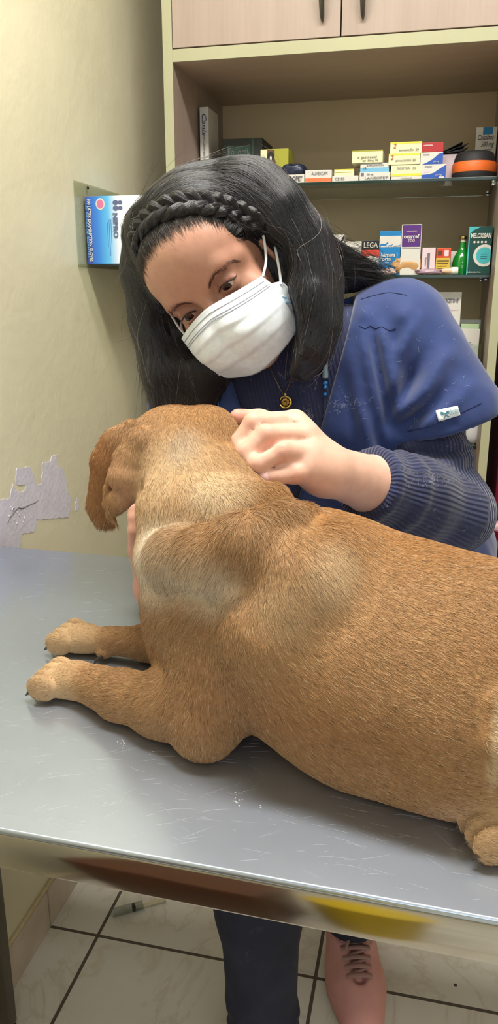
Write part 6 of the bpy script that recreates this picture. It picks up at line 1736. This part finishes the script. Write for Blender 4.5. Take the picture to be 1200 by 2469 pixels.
# ================================================================ hair: a dark mass with strands laid along it, a braid across the crown
hs = SDF()
hs.ell(H(0, 0.034, -0.094), (0.084, 0.090, 0.100), 0.02, frame=HF)
hs.ell(H(0.010, 0.085, -0.105), (0.064, 0.048, 0.066), 0.03, frame=HF)
hs.ell(H(0.022, 0.055, -0.130), (0.060, 0.060, 0.060), 0.03, frame=HF)
hs.chain([UY(672, 520, 0.985), UY(728, 600, 0.990), UY(757, 690, 0.985), UY(757, 780, 0.970), UY(742, 850, 0.965), UY(728, 900, 0.965)], [0.036, 0.030, 0.0265, 0.0235, 0.016, 0.005], 0.03)
hs.ell(UY(600, 455, 1.0), (0.045, 0.05, 0.035), 0.03)
hs.chain([UY(722, 640, 0.955), UY(738, 720, 0.950), UY(722, 830, 0.945), UY(700, 885, 0.95)], [0.008, 0.014, 0.013, 0.004], 0.02)
hs.chain([UY(670, 560, 1.04), UY(750, 625, 1.08), UY(830, 655, 1.10), UY(915, 678, 1.10)], [0.038, 0.030, 0.018, 0.004], 0.03)
hs.chain([UY(350, 560, 0.985), UY(352, 660, 1.01), UY(385, 770, 1.03), UY(425, 880, 1.035), UY(440, 985, 1.03)], [0.028, 0.027, 0.036, 0.044, 0.040], 0.03)
hs.chain([UY(352, 700, 1.0), UY(372, 800, 1.01), UY(392, 900, 1.01), UY(398, 985, 1.01)], [0.010, 0.014, 0.017, 0.014], 0.02)
hs.chain([UY(470, 780, 1.03), UY(500, 880, 1.03), UY(500, 960, 1.02)], [0.03, 0.032, 0.02], 0.03)
hs.chain([H(0, 0.0, -0.17), NB + A3(0.0, 0.05, 0.03), NB + A3(-0.01, 0.075, -0.06)], [0.06, 0.05, 0.03], 0.03)
# keep the face clear
hs.ell(H(0, -0.030, 0.022), (0.096, 0.107, 0.108), 0.012, 's', frame=HF)
for sx in (-1, 1): hs.ell(H(sx * 0.080, -0.012, -0.042), (0.030, 0.040, 0.036), 0.01, 's', frame=HF)
def hairdisp(P, D):
    return -0.0022 * vnoise(P * np.array([1, 1, 1]), 60, 12, 2)
HV, HFc = hs.mesh(0.0036, disp=hairdisp, smooth=2); HV, HFc = keep_largest(HV, HFc)
N = NT('black_hair_base'); v = N.tex('Object')
N.b.inputs['Base Color'].default_value = lin((20, 18, 22)); N.b.inputs['Roughness'].default_value = 0.45; N.b.inputs['Specular IOR Level'].default_value = 0.4
hair = mesh_obj('hair', HV - WO, HFc, N.m, woman)
HN = vnormals(HV, HFc)
hflow = []
def hfl(px, py, Y, qx, qy, Y2, sg):
    a, c = UY(px, py, Y), UY(qx, qy, Y2); hflow.append((a, _n(c - a), sg))
hfl(310, 520, 0.97, 350, 440, 0.97, 0.03); hfl(370, 430, 0.96, 430, 400, 0.97, 0.03); hfl(440, 410, 0.95, 520, 400, 0.97, 0.03); hfl(540, 400, 0.97, 620, 440, 0.98, 0.03); hfl(640, 460, 0.97, 700, 520, 0.97, 0.03)
hfl(430, 470, 0.93, 520, 450, 0.94, 0.025); hfl(560, 460, 0.94, 650, 500, 0.95, 0.025); hfl(700, 540, 0.96, 745, 610, 0.95, 0.03); hfl(750, 640, 0.95, 765, 740, 0.94, 0.03); hfl(755, 760, 0.94, 735, 860, 0.94, 0.04); hfl(715, 700, 0.93, 715, 800, 0.93, 0.03)
hfl(780, 590, 1.05, 860, 650, 1.07, 0.03); hfl(850, 640, 1.08, 920, 670, 1.09, 0.03)
hfl(320, 560, 0.97, 325, 660, 0.98, 0.03); hfl(340, 680, 0.98, 360, 780, 0.99, 0.04); hfl(380, 800, 0.99, 400, 900, 1.0, 0.05); hfl(470, 860, 1.0, 490, 950, 1.0, 0.05)
hfl(420, 560, 0.90, 400, 520, 0.91, 0.02); hfl(520, 545, 0.90, 500, 505, 0.91, 0.02); hfl(610, 560, 0.91, 600, 525, 0.92, 0.02)
hfl(480, 400, 1.08, 560, 480, 1.12, 0.05); hfl(600, 560, 1.12, 680, 680, 1.12, 0.06)
def hdir(P):
    acc = np.zeros_like(P)
    for a, d, sg in hflow:
        r2 = ((P - a) ** 2).sum(1); acc += (np.exp(-r2 / (2 * sg * sg)) + 1e-8 / (1 + 300 * r2))[:, None] * d
    return acc / (np.linalg.norm(acc, axis=1, keepdims=True) + 1e-20)
hvs_bv = None
def hgrad(P):
    e = 0.0015; k = np.array([(1, -1, -1), (-1, -1, 1), (-1, 1, -1), (1, 1, 1)], float)
    g = np.zeros_like(P); ds = 0
    for q in k:
        d = hs.ev(P + e * q); g += d[:, None] * q; ds = ds + d
    return g / (np.linalg.norm(g, axis=1, keepdims=True) + 1e-12), ds / 4
def grow(n, length, steps, seed, mask=None, off=(0.0004, 0.004), jitter=0.10, gravity=0.0):
    r = np.random.default_rng(seed)
    fcn = HV[HFc].mean(1); den = np.ones(len(fcn))
    if mask is not None: den = mask(fcn).astype(float) + 1e-6
    P0, f0 = sample_faces(HV, HFc, n, den, seed)
    offs = r.uniform(off[0], off[1], n); L = length * r.uniform(0.6, 1.3, n) / steps
    jit = r.normal(size=(n, 3)) * jitter
    pts = np.zeros((n, steps + 1, 3)); p = P0.copy()
    for s in range(steps + 1):
        g, d = hgrad(p)
        p = p + g * np.clip(offs + 0.0 - d, -0.02, 0.02)[:, None]
        pts[:, s] = p
        dr = hdir(p) + jit; dr[:, 2] -= gravity
        dr -= g * (dr * g).sum(1, keepdims=True); dr /= np.linalg.norm(dr, axis=1, keepdims=True) + 1e-9
        p = p + dr * L[:, None]
        jit = jit + r.normal(size=(n, 3)) * jitter * 0.15
    return pts
M_hairs = NT('black_hair_strands')
at = M_hairs.new('ShaderNodeAttribute', attribute_name='tint'); M_hairs.link(at.outputs['Color'], M_hairs.b.inputs['Base Color'])
M_hairs.b.inputs['Roughness'].default_value = 0.29; M_hairs.b.inputs['Specular IOR Level'].default_value = 0.6
fcv = lambda P: ((CP - P) * 1).sum(1)
NH = 34000
hp = grow(NH, 0.11, 11, 31, off=(0.0003, 0.0045), jitter=0.14)
hc = np.tile(L3((24, 25, 31)), (NH, 1)) * rng.uniform(0.5, 1.9, (NH, 1))
brownish = np.array([p_[0] for p_ in hp])[:, 2] < 1.24
hc[brownish] = hc[brownish] * 0.5 + L3((44, 28, 30)) * 0.5
grey = rng.random(NH) < 0.012; hc[grey] = L3((120, 116, 116))
rad = np.concatenate([[0.00014], np.full(8, 0.00019), [0.00016, 0.0001, 0.00003]])
strands('hair_strands', hp - WO, rad, M_hairs.m, hair, hc)
# wisps that leave the mass
NWp = 420
wp = grow(NWp, 0.09, 9, 77, off=(0.002, 0.007), jitter=0.5)
t_ = np.linspace(0, 1, wp.shape[1])[None, :, None]
wp = wp + (rng.normal(size=(NWp, 1, 3)) * 0.012) * t_ ** 2
wc = np.tile(L3((60, 54, 54)), (NWp, 1)); gsel = rng.random(NWp) < 0.15; wc[gsel] = L3((150, 140, 130))
strands('stray_hair', wp - WO, np.concatenate([np.full(8, 0.00013), [0.00008, 0.00003]]), M_hairs.m, hair, wc)
# long thin locks hanging at the far side
lk_ = []
for q in range(260):
    x0 = rng.uniform(335, 380); y0 = rng.uniform(690, 800); Yk = rng.uniform(0.985, 1.03)
    dx = rng.normal(12, 16); l_ = rng.uniform(120, 260)
    lk_.append(spline([UY(x0, y0, Yk), UY(x0 + dx * 0.5 + 6, y0 + l_ * 0.5, Yk), UY(x0 + dx + rng.normal(8, 5), y0 + l_, Yk)], 8))
strands('hanging_lock', np.array(lk_) - WO, np.concatenate([np.full(6, 0.00014), [0.0001, 0.00003]]), M_hairs.m, hair, np.tile(L3((40, 30, 30)), (260, 1)))
# puff of loose hair lying on the shoulder at the right
lk_ = []
for q in range(620):
    a = rng.normal(0, 1); b_ = rng.normal(0, 1)
    s0 = UY(735 + 10 * a, 585 + 22 * b_, 1.03); m1_ = UY(800 + 14 * a, 622 + 20 * b_ + rng.normal(0, 5), 1.06 + 0.01 * a); e_ = UY(min(945, 860 + abs(rng.normal(0, 34))), 655 + 16 * b_ + rng.normal(0, 4), 1.085); e_ = e_ + UV_ * 0.004; e2 = e_ + RV * rng.uniform(0.003, 0.016) - UV_ * abs(rng.normal(0.006, 0.010))
    lk_.append(spline([s0, m1_, e_, e2], 10))
strands('loose_end', np.array(lk_) - WO, np.concatenate([np.full(8, 0.00015), [0.00009, 0.00003]]), M_hairs.m, hair, np.tile(L3((28, 26, 30)), (620, 1)) * rng.uniform(0.6, 1.6, (620, 1)))
# fine short hairs at the hairline, growing up to the braid
bl = []
for q in range(1900):
    x = rng.uniform(-0.062, 0.066); base_y = 0.070 - 0.30 * 0.1 * (abs(x) / 0.065) ** 2 * 1.4
    y_ = base_y + rng.normal(0, 0.004); z = -0.022 - 0.030 * (abs(x) / 0.06) ** 2
    p, n_ = onface(x, y_, z - 0.0)
    pts = [p]; cur = p
    d0 = _n(np.array(0.95 * hv - 0.75 * hw + (rng.normal(0, 0.25) + 0.0) * hu))
    for s in range(4):
        c2 = cur + d0 * 0.0065
        r = bvW.find_nearest(Vector(c2)); c2 = np.array(r[0]) + np.array(r[1]) * (0.0005 + 0.0011 * s); pts.append(c2); cur = c2
    bl.append(pts)
strands('hairline', np.array(bl) - WO, np.array([0.00002, 0.00007, 0.00011, 0.00012, 0.0001]), M_hairs.m, hair, np.tile(L3((34, 28, 28)), (1900, 1)))
# ---- braid
bvH = bvh_of(np.vstack([HV, WV]), [tuple(int(i) for i in f) for f in HFc] + [tuple(int(i) + len(HV) for i in f) for f in WF])
bp = []
for q in spline([(322, 600), (336, 560), (366, 524), (410, 502), (462, 492), (515, 497), (566, 510), (612, 530), (646, 556)], 90):
    p, n_ = hit(bvH, q[0], q[1]); bp.append((p, n_))
BPt = np.array([p for p, _ in bp]); BNn = np.array([n for _, n in bp])
for _ in range(6):
    BPt[1:-1] = 0.5 * BPt[1:-1] + 0.25 * (BPt[:-2] + BPt[2:]); BNn[1:-1] = 0.5 * BNn[1:-1] + 0.25 * (BNn[:-2] + BNn[2:])
br_ = SDF(); bst = []; bcol = []
nl = 13
for i in range(nl):
    for sd in (-1, 1):
        t = (i + (0.5 if sd > 0 else 0.0) + 0.4) / (nl + 0.9); j = min(87, int(t * 88)) + 1
        c = BPt[j]; n_ = _n(BNn[j]); tg = _n(BPt[min(89, j + 1)] - BPt[max(0, j - 1)]); sd_ = _n(np.cross(n_, tg))
        size = 0.75 + 0.35 * math.sin(PI * min(1, t * 1.1))
        a_ = c + sd_ * sd * 0.0135 * size - tg * 0.013 * size - n_ * 0.001
        m_ = c + sd_ * sd * 0.0085 * size + tg * 0.000 + n_ * 0.0045 * size
        e_ = c - sd_ * sd * 0.0015 * size + tg * 0.0135 * size + n_ * 0.0015
        br_.chain([a_, m_, e_], [0.0026 * size, 0.0058 * size, 0.0030 * size], 0.0012)
        # strands over each lobe
        ax = _n(e_ - a_)
        cur = spline([a_, m_, e_], 7); rr = np.interp(np.linspace(0, 1, 7), [0, 0.5, 1], [0.0026, 0.0058, 0.0030]) * size * 1.03
        x_ = _n(np.cross(ax, n_)); 
        for q in range(70):
            an = rng.uniform(-1.5, 1.5)
            bst.append([cur[k] + (rr[k] + 0.0001) * (math.cos(an) * n_ + math.sin(an) * x_) for k in range(7)])
            g_ = rng.uniform(0.6, 1.8); bcol.append(L3((30, 29, 33)) * g_)
BV, BF = br_.mesh(0.0016, smooth=1)
braid = mesh_obj('braid', BV - WO, BF, hair.data.materials[0], woman)
strands('braid_strands', np.array(bst) - WO, np.array([0.00012, 0.0002, 0.00022, 0.00022, 0.0002, 0.00016, 0.0001]), M_hairs.m, braid, np.array(bcol))
# ================================================================ light
W = bpy.data.worlds.new('world'); SC.world = W; W.use_nodes = True
W.node_tree.nodes['Background'].inputs[0].default_value = (0.80, 0.90, 1.0, 1)
W.node_tree.nodes['Background'].inputs[1].default_value = 0.4
def area(name, loc, target, sx, sy, power, color=(1, 1, 1)):
    d = bpy.data.lights.new(name, 'AREA'); d.shape = 'RECTANGLE'; d.size = sx; d.size_y = sy; d.energy = power; d.color = color
    o = bpy.data.objects.new(name, d); COL.objects.link(o); o.location = loc
    o.rotation_euler = (Vector(target) - Vector(loc)).to_track_quat('-Z', 'Y').to_euler(); return o
# ceiling fixture: housing with two tubes
M_tube = mat('lit_tube', (255, 252, 240), 0.5, var=0, emit=6.0)
fx_ = empty('ceiling_light', (-0.05, 0.78, RZ), 0, 'twin tube fluorescent fixture on the ceiling above the table', 'light')
b = MB(); b.box((0, 0, -0.02), (1.25, 0.16, 0.04), M_white, 0.004); b.build('housing', fx_)
for s in (-1, 1):
    b = MB(); b.tube([(-0.6, s * 0.045, -0.056), (0.6, s * 0.045, -0.056)], 0.013, M_tube, 12); b.build('tube', fx_, smooth=True)
area('fixture_light', (-0.05, 0.78, RZ - 0.08), (-0.05, 0.78, 0), 1.2, 0.22, 34, (1.0, 0.97, 0.90))
area('window_daylight', ((wx0 + wx1) / 2, RY0 - 0.12, (wz0 + wz1) / 2), (0.0, 0.9, 1.0), wx1 - wx0, wz1 - wz0, 15, (0.86, 0.93, 1.0))
fill_fixture = empty('ceiling_light', (0.9, -1.0, RZ), 0, 'unseen twin tube fixture added near the window as fill light', 'light')  # extra fixture added out of view to brighten floor and near side
b = MB(); b.box((0, 0, -0.02), (1.25, 0.16, 0.04), M_white, 0.004); b.build('housing', fill_fixture)
for s in (-1, 1):
    b = MB(); b.tube([(-0.6, s * 0.045, -0.056), (0.6, s * 0.045, -0.056)], 0.013, M_tube, 12); b.build('tube', fill_fixture, smooth=True)
area('fixture_light', (0.9, -1.0, RZ - 0.08), (0.9, -1.0, 0), 1.2, 0.22, 9, (1.0, 0.97, 0.92))
SC.view_settings.view_transform = 'Standard'; SC.view_settings.look = 'None'; SC.view_settings.gamma = 1.0
SC.view_settings.use_curve_mapping = False
SC.view_settings.exposure = 0.2
SC.cycles.max_bounces = 6; SC.cycles.diffuse_bounces = 3; SC.cycles.glossy_bounces = 3; SC.cycles.transmission_bounces = 6; SC.cycles.transparent_max_bounces = 8
